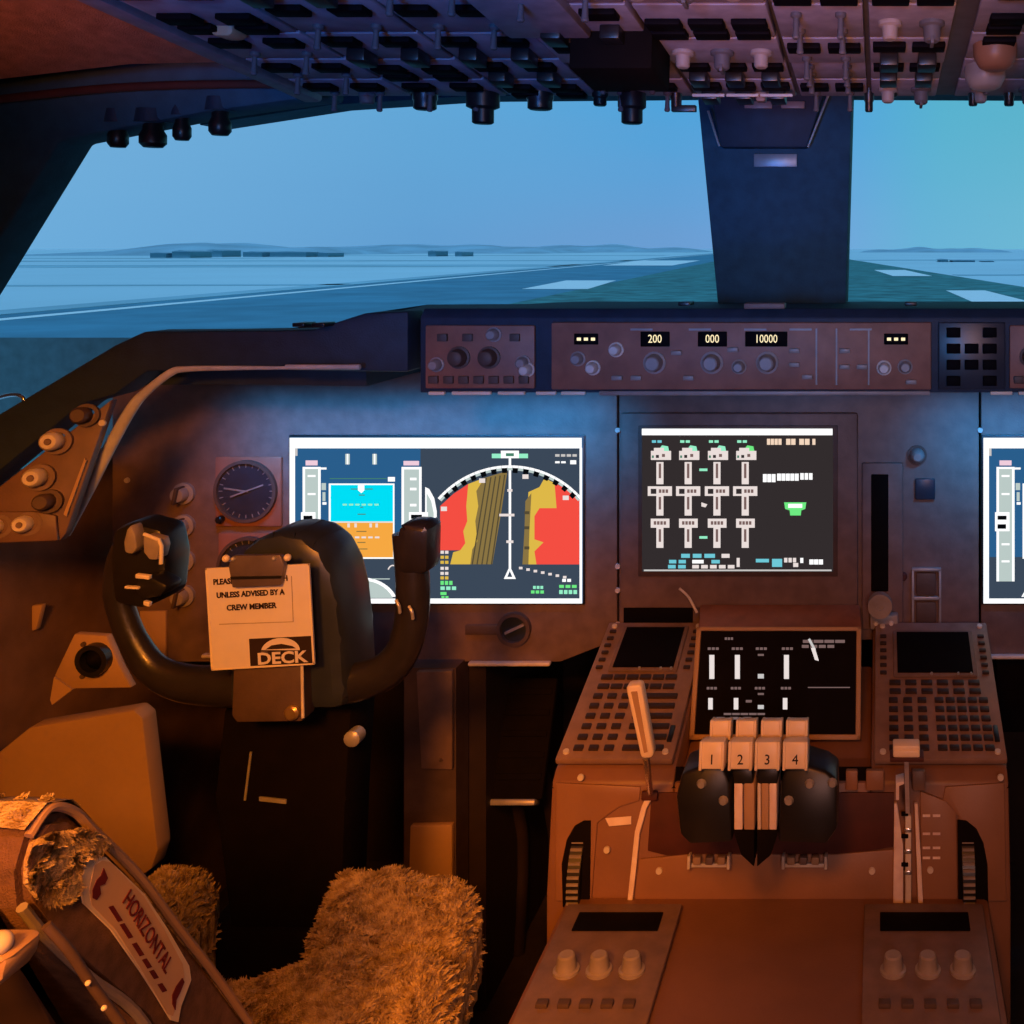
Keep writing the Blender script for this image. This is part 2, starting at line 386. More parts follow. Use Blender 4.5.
def hill(px0, px1, d, h, seed, lb):
    bm = new(); a, b = at(px0, 248, d), at(px1, 248, d); n = 40; rows = []
    for j in range(7):
        v = j / 6; row = []
        for i in range(n + 1):
            u = i / n
            e = math.sin(math.pi * u) ** .5 * math.sin(math.pi * min(1, v * 1.05)) if v < 1 else 0
            hh = h * e * (.65 + .5 * noise.noise(Vector((u * 6 + seed, v * 2, seed)))) 
            row.append(bm.verts.new((a.x + (b.x - a.x) * u, d + (v - .3) * 160, HG + max(hh, 0))))
        rows.append(row)
    for r0, r1 in zip(rows, rows[1:]):
        for i in range(n): bm.faces.new((r0[i], r0[i + 1], r1[i + 1], r1[i]))
    o = part('distant_hill', bm, M['hill'], org=Vector(((a.x + b.x) / 2, d, HG))); tag(o, lb, 'hill', 'low hills on the horizon')
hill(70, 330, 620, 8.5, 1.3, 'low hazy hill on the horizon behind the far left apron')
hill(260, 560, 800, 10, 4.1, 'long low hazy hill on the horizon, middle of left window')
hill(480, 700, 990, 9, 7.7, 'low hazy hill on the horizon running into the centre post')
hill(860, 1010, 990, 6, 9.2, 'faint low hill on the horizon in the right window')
def shed(px0, px1, py0, py1, d, lb, dark=True):
    bm = new(); a, b = at(px0, py0, d), at(px1, py1, d); w_ = b.x - a.x
    zt, zb = a.z, min(b.z, a.z - .5)
    zb = HG
    n = max(1, int((px1 - px0) / 9))
    t = thing('airport_building', (a.x + w_ / 2, d, HG), lb, 'building', 'airport buildings on the horizon')
    prism(bm, [(a.x, d, zb), (b.x, d, zb), (b.x, d, zt * .8 + zb * .2), (a.x, d, zt * .8 + zb * .2)], (0, 14, 0)); part('wall', bm, M['bldg'], t)
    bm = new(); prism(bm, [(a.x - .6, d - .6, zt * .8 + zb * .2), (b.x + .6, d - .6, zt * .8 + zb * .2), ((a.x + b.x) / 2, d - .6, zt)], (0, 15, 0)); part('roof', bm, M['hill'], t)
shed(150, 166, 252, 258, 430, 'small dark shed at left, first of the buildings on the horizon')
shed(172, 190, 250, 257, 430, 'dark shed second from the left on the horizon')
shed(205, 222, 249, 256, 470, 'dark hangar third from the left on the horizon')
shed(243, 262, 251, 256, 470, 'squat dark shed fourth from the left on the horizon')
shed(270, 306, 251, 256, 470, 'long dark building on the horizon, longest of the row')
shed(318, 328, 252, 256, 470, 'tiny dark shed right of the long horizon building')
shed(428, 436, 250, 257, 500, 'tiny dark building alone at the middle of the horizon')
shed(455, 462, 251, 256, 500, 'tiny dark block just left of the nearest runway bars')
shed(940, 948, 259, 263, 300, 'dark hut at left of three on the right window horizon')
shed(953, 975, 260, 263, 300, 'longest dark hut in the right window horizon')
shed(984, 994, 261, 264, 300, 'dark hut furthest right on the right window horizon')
bm = new(); prism(bm, [(-2.6, 2.25, 1.058), (1.6, 2.25, 1.058), (1.1, 4.2, .72), (-2.4, 4.2, .72)], (0, 0, -.25)); struct('trim_nose', bm, M['nose'])
bm = new(); tube(bm, [at(-6, 477, 1.6), at(-20, 430, 1.6), at(-14, 405, 1.6), at(2, 397, 1.6), at(17, 395, 1.6), at(24, 400, 1.6), at(23, 412, 1.6), at(14, 440, 1.6), at(9, 477, 1.6)], .0032)
tag(part('grab_handle', bm, M['steel'], org=at(0, 477, 1.6)), 'pale curved loop handle at the left end of the window sill', 'handle')

# ================================================================== cockpit shell
def shell(name, b, m, bev=0):
    bm = new(); box(bm, Matrix(), *b, bev); return struct(name, bm, m)
shell('floor', (-1.2, 1.3, -1.6, 2.2, -.05, 0), M['carpet'])
shell('wall_rear', (-1.2, 1.3, -1.65, -1.6, 0, 1.9), M['dim'])
shell('wall_left', (-1.2, -1.12, -1.6, 2.2, 0, .90), M['sidewall'])
shell('wall_left_upper', (-1.3, -1.14, -1.6, 1.49, .9, 1.9), M['sidewall'])
shell('wall_right', (1.18, 1.26, -1.6, 2.2, 0, .90), M['sidewall'])
shell('wall_right_upper', (1.2, 1.36, -1.6, 1.49, .9, 1.9), M['sidewall'])
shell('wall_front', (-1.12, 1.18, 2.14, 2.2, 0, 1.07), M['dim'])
shell('trim_roof', (-1.5, 1.5, -1.65, 2.02, 1.87, 1.92), M['pillar'])
shell('trim_light_block_left', (-1.3, -1.22, 1.48, 2.0, 1.5, 1.9), M['pillar'])  # unseen box added to keep stray sky light out
shell('trim_light_block_right', (1.22, 1.3, 1.48, 2.0, 1.5, 1.9), M['pillar'])  # unseen box added against sky light, as on the left
def poly_at(pts, d): return [at(x, y, d) for x, y in pts]
mirror = lambda ps: [Vector((-p.x + .04, p.y, p.z)) for p in ps]
pl = poly_at([(95, 145), (-62, 400), (-62, 470), (-300, 470), (-300, -190), (350, -190), (345, 104), (330, 105), (235, 118)], 1.59)
bm = new(); prism(bm, pl, (0, -.07, 0), bev=.006); struct('trim_post_left', bm, M['pillar'], True)
bm = new(); prism(bm, mirror(pl), (0, -.07, 0), bev=.006); struct('trim_post_right', bm, M['pillar'], True)
bm = new(); prism(bm, poly_at([(200, 125), (330, 105), (470, 96), (697, 94), (850, 94), (1300, 96), (1640, 120), (1640, -100), (200, -100)], 1.93), (0, .08, 0)); struct('trim_header', bm, M['pillar'])
bm = new(); prism(bm, poly_at([(694, 60), (853, 60), (845.5, 318), (719, 318)], 1.88), (0, .14, 0), bev=.004); struct('trim_post_centre', bm, M['pillar'], True)
bm = new(); ps = [at(60, 115, 1.61), at(708, 84, 2.0), at(722, 312, 2.0), at(-100, 425, 1.61)]; prism(bm, ps, (0, .01, 0)); struct('window_1', bm, M['glass'])
bm = new(); prism(bm, mirror(ps), (0, .01, 0)); struct('window_2', bm, M['glass'])
# mouldings across the header and lining
bm = new(); tube(bm, [at(-60, 106, 1.5), at(110, 88, 1.5), at(250, 84, 1.5), at(318, 86, 1.5)], .006, flat=.6); struct('trim_moulding', bm, M['well'], True)
bm = new()
c0 = [at(-200, 110, 1.40), at(0, 79, 1.40), at(70, 71, 1.40), at(130, 64, 1.40), at(222, 62, 1.40)]
prof = [(0, 0), (-.25, .075), (-.6, .15), (-1.2, .22), (-2.9, .3)]
g = []
for dy, dz in prof: g.append([bm.verts.new(p + Vector((0, dy, dz))) for p in c0])
for r0, r1 in zip(g, g[1:]):
    for i in range(len(c0) - 1): bm.faces.new((r0[i], r0[i + 1], r1[i + 1], r1[i]))
bmesh.ops.solidify(bm, geom=bm.faces[:], thickness=-.02)
bmesh.ops.recalc_face_normals(bm, faces=bm.faces[:])
struct('ceiling', bm, M['lining'])
shell('ceiling_right', (.80, 1.2, -1.6, 1.5, 1.62, 1.66), M['lining'])
# centre post fittings
fr = Frame(at(775, 150, 1.878))
t = thing('compass_housing', at(766, 150, 1.878), 'dark tapered compass cover at top of centre window post', 'cover')
bm = new(); prism(bm, [fr.pt(*fr.uv(x, y)) for x, y in [(706, 60), (836, 60), (808, 149), (723, 149)]], (0, -.03, 0), bev=.004); part('cover', bm, M['shroud'], t)
for a, b in (((711, 113), (722, 148)), ((831, 93), (809, 149))):
    bm = new(); tube(bm, [fr.pt(*fr.uv(*a), .031), fr.pt(*fr.uv(*b), .031)], .0022, sm=1); part('edge_strip', bm, M['grey'], t)
for x0, x1 in ((747, 774), (783, 806)):
    bm = new(); pxbox(bm, fr, x0, 104, x1, 111, .03, .036, .001); part('catch', bm, M['knob'], t)
bm = new(); pxbox(bm, fr, 754, 154, 797, 167, -.004, .003, .001)
o = part('placard', bm, M['grey'], org=at(775, 160, 1.878)); tag(o, 'small pale grey placard on the centre window post', 'placard')
# fittings along the left eyebrow
for px, py, r_, lb in ((118, 146, 10, 'leftmost round dark knob hanging from the left window header'), (153, 146, 13, 'biggest round dark knob hanging from the left window header'),
                  (182, 139, 9, 'third dark knob from left under the left window header'), (220, 134, 11, 'dark knob nearest the overhead under the left window header')):
    c = at(px, py - 4, 1.535); s_ = 1.42 / FL
    t = thing('header_knob', c + Z * .04, lb, 'knob', 'knobs along the left window header')
    bm = new(); lathe(bm, Matrix.Translation(c + Z * .03) @ Matrix.Rotation(math.pi, 4, 'X'), [(r_ * s_ * .7, -.03), (r_ * s_ * .75, .012), (r_ * s_, .02), (r_ * s_, .032), (r_ * s_ * .7, .038)], 16); part('knob_body', bm, M['black'], t)
    bm = new(); cyl(bm, Matrix.Translation(c + Z * .028), r_ * s_ * 1.35, r_ * s_ * 1.2, .02); part('base', bm, M['shroud'], t)
# ================================================================== main instrument panel
PD = 1.70
PF = Frame((0, PD, .8))                 # its face; n points at the crew
def panel_poly(name, pts, parent, m, th=.02, n=0., bev=.002):
    bm = new(); prism(bm, [PF.pt(*PF.uv(x, y), n) for x, y in pts], (0, th, 0), bev=bev); return part(name, bm, m, parent)
t = thing('main_instrument_panel', (0, PD, .6), 'brown main instrument panel holding the flight displays below the glareshield', 'instrument panel')
panel_poly('captain_panel', [(112, 372), (617, 372), (617, 640), (560, 662), (168, 662), (112, 640)], t, M['brown'])
panel_poly('centre_panel', [(619, 372), (979, 372), (979, 640), (619, 640)], t, M['brown'])
panel_poly('first_officer_panel', [(981, 372), (1430, 372), (1430, 655), (981, 655)], t, M['brown'])
for x0, x1, y in ((470, 552, 662), (205, 330, 654), (985, 1100, 655)):
    bm = new(); pxbox(bm, PF, x0, y - 2, x1, y + 2, 0, .012, .003); part('lower_trim', bm, M['knobp'], t)
scr = new(); cyl(scr, Matrix(), .0045, .004, .003, 12); scr = proto(scr, M['knobp'])
for x, y in ((618, 566), (618, 590), (618, 624), (618, 430), (980, 430), (980, 640), (604, 655), (400, 655), (128, 480), (150, 655)):
    inst('screw', scr, t, PF.P(x, y, .001))
panel_poly('side_strip', [(142, 610), (168, 610), (168, 655), (146, 655)], t, M['tan'], .006, .006, .001)

def flight_display(dx, lb):
    f = lambda x, y: PF.uv(x + dx, y)
    x0, y1 = f(292, 602); x1, y0 = f(583.5, 436.5)
    t = thing('flight_display', PF.pt((x0 + x1) / 2, y1), lb, 'display screen', 'wide flight displays')
    bm = new(); mw = .0032
    box(bm, PF.M, x0 - mw, x1 + mw, y1 - mw, y0 + mw, .0, .004, .0015); part('bezel', bm, M['black'], t)
    bm = new(); box(bm, PF.M, x0, x1, y1, y0, .004, .005); part('screen', bm, E['bg'], t, False)
    G = lambda: Gfx(PF, dx, .0055)
    g = G(); g.rect(422, 448, 581, 598, E['bgn']); g.rect(298, 556, 424, 598, E['bgn']); g.done('screen_background', t)
    g = G(); g.n = .007
    g.rect(292, 437, 583, 447.5, E['white']); g.rect(292, 447, 297.5, 602, E['white']); g.rect(580.8, 447, 583.4, 602, E['white']); g.rect(292, 597, 583, 602, E['white'])
    g.rect(297.5, 447.5, 300, 455, E['grey']); g.done('window_border', t)
    g = G(); g.n = .007                            # speed tape
    g.rect(305, 466, 323, 580, E['white']); g.rect(307.5, 468, 320.5, 580, E['soft']); g.rect(308, 459.5, 320, 464.5, E['pink'])
    for y in (475, 493, 543, 560): g.rect(310, y - 1, 318, y + 1, E['white'])
    g.rect(303.5, 511, 318, 530, E['white']); g.rect(306, 514.5, 315, 518.5, E['black']); g.rect(306, 523, 314.5, 527.5, E['black'])
    g.rect(322, 466.5, 329, 468.5, E['white']); g.rect(324, 482, 328.5, 489, E['soft']); g.rect(325, 491, 328, 500, E['soft']); g.rect(325, 501, 329, 503.5, E['white'])
    g.done('speed_tape', t)
    g = G(); g.n = .007                            # attitude
    g.rect(331, 482.5, 396.5, 557.5, E['white']); g.rect(333, 484, 395, 521, E['cyan']); g.rect(333, 521, 395, 556, E['orange'])
    g.rect(333, 520.2, 395, 521.6, E['white2'])
    for y, w_ in ((488, 22), (494, 6), (503.5, 38), (506, 3), (513, 8), (536, 40), (541, 8), (547.5, 12), (530, 10)):
        if y in (503.5, 536):
            for k in range(6): g.rect(364 - w_ / 2 + k * w_ / 6, y - .9, 364 - w_ / 2 + k * w_ / 6 + w_ / 9, y + .9, E['white2'] if y > 520 else E['mgreen'])
        else: g.rect(364 - w_ / 2, y - .5, 364 + w_ / 2, y + .5, E['dgreen'] if y < 520 else E['olive'])
    g.poly([(360.5, 484), (367, 484), (367, 489), (364, 492), (360.5, 489)], E['white'])
    for x in (350, 357, 372, 378): g.rect(x, 522, x + 2.5, 526, E['white2'])
    g.done('attitude_indicator', t)
    g = G(); g.n = .007
    for x in (347.5, 374.5): g.rect(x, 453, x + 4.5, 463.5, E['soft']); g.rect(x + 1.5, 453, x + 3, 463.5, E['white'])
    g.rect(390, 476, 397, 480.5, E['white']); g.rect(332, 477.2, 389, 478, E['dgreen']); g.done('mode_annunciator', t)
    g = G(); g.n = .007                            # altitude tape
    g.rect(403.5, 466, 423.5, 575, E['white']); g.rect(406, 468.5, 421, 575, E['soft']); g.rect(405.5, 460, 421, 464.5, E['pink'])
    for y in (478, 488, 504, 545): g.rect(412, y - 1.3, 418.5, y + 1.3, E['white'])
    g.rect(411, 511, 430, 527, E['white']); g.rect(413, 513.5, 424, 517.5, E['black']); g.rect(422, 520, 428, 522.5, E['black']); g.done('altitude_tape', t)
    g = G(); g.n = .0068
    g.poly([(427, 486), (431, 488), (436, 497), (438.5, 510), (438.5, 533), (436, 545), (430, 556), (427, 556)], E['white']); g.poly([(428.5, 492), (433, 500), (435.5, 512), (435.5, 532), (433, 543), (428.5, 550)], E['soft']); g.done('vertical_speed_scale', t)
    g = G(); g.n = .007                            # heading arc below the attitude
    arc = [(364 + 37 * math.cos(a), 607 - 31 * math.sin(a)) for a in [R(22 + i * 136 / 14) for i in range(15)]]
    g.poly(arc, E['white']); g.poly([(364 + (x - 364) * .9, 607 + (y - 607) * .9) for x, y in arc], E['soft'])
    g.rect(359.5, 571, 368.5, 575, E['white']); g.line((364, 573), (364, 590), 2.2, E['white']); g.line((374, 577.5), (392, 577.5), 1, E['soft'])
    for k in range(8):
        a = R(78 - 0 + (k - 3) * 15); g.line((395 + 5 * math.cos(a), 571 - 7 * math.sin(a)), (395 + 5 * math.cos(a + .3), 571 - 7 * math.sin(a + .3)), 1.3, E['white2'])
    g.done('heading_rose', t)
    # moving map
    g = G(); g.n = .007
    g.poly([(442, 505), (455, 493), (470, 483), (468, 505), (469, 520), (465, 530), (467, 542), (462, 549), (442, 549)], E['red'])
    g.poly([(470, 483), (486, 477), (478, 490), (480, 505), (477, 520), (479, 540), (474, 548), (472, 563), (452, 563), (455, 551), (462, 549), (467, 542), (465, 530), (469, 520), (468, 505)], E['yellow'])
    g.poly([(486, 477), (509, 470), (503, 510), (494, 563), (472, 563), (474, 548), (479, 540), (477, 520), (480, 505), (478, 490)], E['olive'])
    for k in range(5): g.line((488 + k * 4.6, 477 - k * .8), (474 + k * 4.8, 563), 1.3, E['olived'])
    g.poly([(556, 482), (568, 488), (580.8, 498), (580.8, 563), (538, 563), (536, 550), (544, 541), (536, 538), (536, 515), (541, 507), (556, 507)], E['red'])
    g.poly([(530, 491), (541, 486), (546, 477), (556, 482), (558, 507), (541, 507), (536, 515), (536, 538), (545, 541), (536, 550), (538, 563), (525, 563), (528, 530)], E['yellow'])
    g.poly([(527, 500), (533, 492), (531, 530), (530, 563), (524, 563), (526, 530)], E['olive'])
    for y in (510, 525, 545): g.rect(526, y, 531, y + 3, E['olived'])
    g.done('terrain_map', t)
    g = G(); g.n = .0085
    for k in range(29):
        a0 = R(41 + k * 98 / 29); a1 = R(41 + (k + .96) * 98 / 29)
        c = lambda r_, a: (512 + r_ * math.cos(a), 558.5 - r_ * math.sin(a))
        g.poly([c(92, a0), c(94.5, a0), c(94.5, a1), c(92, a1)], E['white'])
        if k % 2: g.poly([c(87, a0), c(92, a0), c(92, a1), c(87, a1)], E['black'])
        else: g.poly([c(89.5, a0), c(92, a0), c(92, a1), c(89.5, a1)], E['soft'])
    for x, y in ((447, 507), (485, 479), (528, 475), (568, 496)): g.rect(x - 3, y - 2.2, x + 3, y + 2.2, E['white2'])
    g.done('compass_arc', t)
    g = G(); g.n = .0095
    g.rect(510.8, 456, 513.2, 572, E['white']); g.rect(494, 452.5, 530, 457, E['mgreen']); g.rect(503, 449.5, 521, 457, E['white']); g.rect(508, 452, 516, 455, E['dgreen'])
    for y, w_ in ((489, 5), (513.5, 15), (540, 7)): g.rect(512 - w_ / 2 - (3 if w_ > 9 else 0), y - 1.3, 512 + w_ / 2 - (3 if w_ > 9 else 0), y + 1.3, E['white2'])
    g.poly([(512, 564), (518, 577), (506, 577)], E['white']); g.poly([(512, 569), (514.5, 575), (509.5, 575)], E['bgn']); g.done('track_line', t)
    g = G(); g.n = .0095
    g.words(443, 579, 456, 583, E['green'], 3); g.words(443, 584.5, 460, 588, E['mgreen'], 3); g.rect(443, 590, 449, 593, E['green']); g.words(444, 594, 452, 596, E['green'], 2)
    g.done('weather_readout', t)
    g = G(); g.n = .0095
    g.words(535, 584, 546, 587, E['mgreen'], 3); g.words(533, 588.5, 547, 591.5, E['green'], 3)
    g.done('speed_readout', t)
    g = G(); g.n = .0095
    g.words(564, 577, 574, 580, E['white'], 2); g.words(561, 583, 580, 586, E['green'], 3); g.words(561, 588, 580, 592, E['mgreen'], 4)
    g.done('waypoint_readout', t)
    g = G(); g.n = .0095
    for y in (549, 565, 570): g.words(443, y, 452, y + 3, E['white2'], 2)
    g.done('range_scale', t)
    g = G(); g.n = .0095
    for y in (554, 559, 574.5): g.words(443, y, 452, y + 3, E['yellow'], 2)
    g.done('range_scale', t)
    g = G(); g.n = .0095
    for k in range(7): g.rect(521 + k * 7.3, 565 + k * 1.5, 524.5 + k * 7.3, 567.5 + k * 1.5, E['white2'])
    g.done('dotted_track', t)
    g = G(); g.n = .0095
    g.words(557, 453, 580, 455.5, E['grey'], 4); g.words(557, 460, 569, 462, E['white'], 2); g.rect(572, 459, 578, 463, E['white'])
    g.done('time_readout', t)
    return t
flight_display(0, 'wide lit flight display with cyan and orange attitude square and red terrain map')
flight_display(691, 'wide lit flight display cut off at the right edge of the view')

# ---- engine display
t = thing('engine_display', PF.pt(*PF.uv(740, 606)), 'dark centre engine display with four columns of white gauges', 'display screen')
bm = new(); pxbox(bm, PF, 622, 412, 858, 606, .0, .012, .004); part('bezel', bm, M['brown'], t)
bm = new(); pxbox(bm, PF, 640, 424, 838, 574, .012, .0135, .001); part('inner_rim', bm, M['brown_dark'], t)
bm = new(); pxbox(bm, PF, 644, 427, 833.5, 569, .0135, .0145); part('screen', bm, E['eicas'], t, False)
G = lambda: Gfx(PF, 0, .0155)
g = G(); g.rect(644, 427, 833, 433.5, E['white']); g.rect(646, 566.6, 832, 568.2, E['grey']); g.done('window_border', t)
for k, x in enumerate((662, 690, 718.5, 746.5)):
    g = G()
    g.words(x - 8, 438.5, x + 3, 441, E['cyant'] if k == 0 else E['mgreen'], 2); g.rect(x - 9, 449, x + 11, 458, E['white2']); g.poly([(x - 2, 449), (x + 9, 449), (x + 8, 444.5), (x + 2, 443.5)], E['green' if k == 3 else 'mgreen']); g.rect(x - 6, 446, x + 4, 449, E['white2'])
    g.rect(x - 4, 453, x - 1, 456, E['eicas']); g.rect(x - 8, 453.5, x - 6, 456, E['dgreen']); g.rect(x + 2, 452, x + 5, 455, E['dim'])
    for a, b in ((460, 482), (493, 513), (525, 545)): g.rect(x - 3.5, a, x + 3.5, b, E['white2']); g.rect(x - 1.2, a + 1.5, x + 1.2, b - 6, E['dim'])
    g.rect(x - 12, 484, x + 12, 493.5, E['white2']); g.rect(x - 9, 486.5, x - 3.5, 491.5, E['eicas']); g.words(x - 1, 487, x + 9, 490.5, E['dim'], 3)
    g.rect(x - 9, 516, x + 9.5, 525, E['white2']); g.words(x - 6, 518.5, x + 7, 522, E['dim'], 4)
    g.done('engine_gauge', t)
g = G()
g.rect(701, 466.5, 709, 469, E['mgreen']); g.poly([(703, 500), (709, 502), (707, 505), (703, 504)], E['white2']); g.rect(701, 533.5, 709, 536, E['mgreen'])
g.done('unit_mark', t)
g = G()
g.words(768, 437, 783, 443, E['warm'], 4, .15); g.words(787, 437, 797, 443, E['warm'], 2, .15); g.words(800, 437, 811, 443, E['warm'], 2, .15); g.rect(813, 437, 816, 443, E['warm'])
g.done('clock_readout', t)
g = G()
g.words(764, 472, 777, 480, E['white'], 3, .12); g.words(778, 471.5, 800, 478.5, E['white'], 5, .12); g.words(801, 471, 814, 477.5, E['white'], 3, .2)
g.done('mode_readout', t)
g = G()
g.poly([(785, 500), (807, 500), (806, 506.5), (802, 508), (801.5, 513), (791, 513), (790.5, 508), (786, 506.5)], E['green']); g.rect(789, 501.5, 803, 505.5, E['white'])
g.done('status_flag', t)
g = G()
g.words(683, 551, 706, 555, E['cyant'], 2); g.words(706, 551, 720, 555, E['cyant'], 1); g.rect(723, 551, 731, 555, E['white2'])
g.done('fuel_readout', t)
g = G()
g.words(671, 557, 690, 560.5, E['cyant'], 2); g.words(694, 557, 709, 560.5, E['white'], 1); g.words(713, 557, 724, 560.5, E['cyant'], 1)
g.done('fuel_readout', t)
g = G()
g.words(670, 562, 690, 565.5, E['cyant'], 2); g.words(694, 562, 738, 565.5, E['white2'], 5); g.rect(738, 555, 741, 564, E['white2'])
g.done('fuel_readout', t)
g = G()
g.words(757, 556, 770, 559.5, E['cyant'], 1, 0); g.rect(773, 556, 783, 564, E['cyant']); g.words(785, 555, 798, 559.5, E['white2'], 3); g.rect(794, 560, 799, 564, E['white2']); g.rect(801, 555, 804, 560, E['white']); g.words(810, 556.5, 824, 561.5, E['white'], 3, .1)
g.done('temperature_readout', t)
bm = new(); pxbox(bm, PF, 624, 607, 693, 627, .0, .004, .001); tag(part('blank_slot', bm, M['blackg'], org=PF.pt(*PF.uv(658, 627))), 'small dark glossy slot below the left corner of the engine display', 'slot')

# ---- round standby instruments
def dial(px, py, r_, lb, hands):
    s_ = PD / FL; c = PF.pt(*PF.uv(px, py))
    t = thing('round_instrument', c - Z * r_ * s_, lb, 'gauge', 'round standby instruments')
    bm = new(); pxbox(bm, PF, px - 32, py - 34, px + 34, py + 36, 0, .006, .003); part('mounting_plate', bm, M['mcp'], t)
    m = PF.P(px, py, .006)
    bm = new(); ring(bm, m, r_ * s_ * .9, r_ * s_, 0, .007, 36); part('bezel_ring', bm, M['brown_dark'], t)
    bm = new(); cyl(bm, m, r_ * s_ * .92, r_ * s_ * .92, .002, 36); part('dial_face', bm, M['hub'], t)
    bm = new()
    for k in range(24):
        a = R(k * 15); q = m @ Matrix.Rotation(a, 4, 'Z'); box(bm, q, r_ * s_ * .76, r_ * s_ * .87, -.0006, .0006, .002, .0028)
    part('dial_marks', bm, M['knob'], t)
    for k, (a, l) in enumerate(hands):
        bm = new(); box(bm, m @ Matrix.Rotation(R(a), 4, 'Z'), -.004, r_ * s_ * l, -.0012, .0012, .003, .004 + .0006 * k); part('needle', bm, M['knob'], t)
    bm = new(); cyl(bm, m, r_ * s_ * .9, r_ * s_ * .9, .0012, 36, h0=.0075); part('cover_glass', bm, M['iglass'], t)
    bm = new(); lathe(bm, PF.P(px - 25, py + 28, .006), [(.006, 0), (.006, .008), (.004, .010)], 14); part('setting_knob', bm, M['black'], t)
dial(249, 490, 31, 'round standby dial above the clipboard, left of the wide display', [(172, .7), (20, .6), (200, .5)])
dial(252, 566, 31, 'round standby dial half hidden behind the control wheel hub', [(40, .6), (160, .7)])
# ---- column of selector knobs
knob_b = new(); lathe(knob_b, Matrix(), [(.0175, 0), (.0175, .006), (.012, .008), (.0115, .020), (.010, .022)], 22); knob_b = proto(knob_b, M['knob'])
knob_r = new(); box(knob_r, Matrix(), -.0022, .0022, -.0135, .0135, .006, .028, .001); knob_r = proto(knob_r, M['brown_dark'])
for py, lb in ((493, 'topmost of the selector knobs left of the round dials'), (525, 'second selector knob from the top left of the round dials'), (560, 'third selector knob from the top left of the round dials'), (595, 'lowest selector knob, level with the top of the clipboard')):
    t = thing('selector_knob', PF.pt(*PF.uv(185, py), 0), lb, 'knob', 'selector knobs on the captain panel')
    inst('knob_skirt', knob_b, t, PF.P(185, py, 0)); inst('pointer_bar', knob_r, t, PF.P(185, py, 0) @ Matrix.Rotation(R(-12), 4, 'Z'))
# ---- dial and pad under the wide display
t = thing('brake_pressure_gauge', PF.pt(*PF.uv(515, 645)), 'small round dark dial under the wide lit flight display', 'gauge')
m = PF.P(515, 628); bm = new(); ring(bm, m, .021, .027, 0, .010); part('bezel_ring', bm, M['brown_dark'], t)
bm = new(); cyl(bm, m, .022, .022, .003, 28); part('dial_face', bm, M['hub'], t)
bm = new(); box(bm, m @ Matrix.Rotation(R(25), 4, 'Z'), -.016, .018, -.002, .002, .003, .007); part('needle', bm, M['knob'], t)
bm = new(); pxbox(bm, PF, 466, 624, 498, 634, 0, .005, .0015); tag(part('dimmer_plate', bm, M['brown_dark'], org=PF.pt(*PF.uv(482, 634))), 'flat dark plate left of the small round dial below the display', 'plate')

# ---- landing gear lever and neighbours
t = thing('landing_gear_lever', PF.pt(*PF.uv(880, 625)), 'landing gear lever at the foot of a tall dark slot', 'lever')
bm = new(); pxbox(bm, PF, 862, 462, 903, 628, 0, .008, .003); part('slot_plate', bm, M['brown'], t)
bm = new(); pxbox(bm, PF, 871, 473, 888.5, 590, .006, .0095, .002); part('slot', bm, M['blackm'], t)
bm = new(); tube(bm, [PF.pt(*PF.uv(880, 606), .008), PF.pt(*PF.uv(880, 598), .05)], .006, sm=1); part('stem', bm, M['steel'], t)
bm = new(); ring(bm, PF.P(880, 594, .045), .006, .019, 0, .016, 26); cyl(bm, PF.P(880, 594, .046), .008, .008, .012); part('wheel_knob', bm, M['knob'], t)
bm = new(); pxbox(bm, PF, 870, 609, 898, 624, .008, .028, .004); part('base_block', bm, M['knob'], t)
for x in (876, 891):
    bm = new(); cyl(bm, PF.P(x, 617, .028), .004, .003, .004); part('screw', bm, M['knobp'], t)
t = thing('guarded_switch_pair', PF.pt(*PF.uv(926, 627)), 'pale framed pair of square guarded switches beside the gear lever', 'switch')
bm = new()
for a in ((911.5, 568, 914, 627), (938.5, 568, 941, 627), (912, 567, 941, 570), (912, 595.5, 941, 598.5), (912, 624.5, 941, 627)): pxbox(bm, PF, *a, 0, .008, .001)
part('frame', bm, M['grey'], t)
for y in (583, 612):
    bm = new(); pxbox(bm, PF, 916, y - 11, 936, y + 11, .001, .006, .002); part('guard', bm, M['brown_dark'], t)
bm = new(); pxbox(bm, PF, 915, 478, 935, 499, 0, .006, .002); part_ = part('square_indicator', bm, M['hub'], org=PF.pt(*PF.uv(925, 499))); tag(part_, 'small square dark indicator right of the gear lever slot', 'indicator')
t = thing('clip_knob', PF.pt(*PF.uv(917, 462)), 'pale round knob above the small square indicator', 'knob')
bm = new(); lathe(bm, PF.P(917, 455), [(.012, 0), (.012, .008), (.009, .018), (.006, .021)], 18); part('knob_body', bm, M['knob'], t)
bm = new(); ring(bm, PF.P(917, 455), .012, .016, 0, .004); part('collar', bm, M['brown_dark'], t)
t = thing('gear_pin_button', PF.pt(*PF.uv(903, 577)), 'tiny dark red button left of the framed switch pair', 'button')
bm = new(); lathe(bm, PF.P(903, 576), [(.007, 0), (.007, .004), (.005, .006)], 14); part('button_cap', bm, M['well'], t)
for y in (470, 500, 530):
    pass
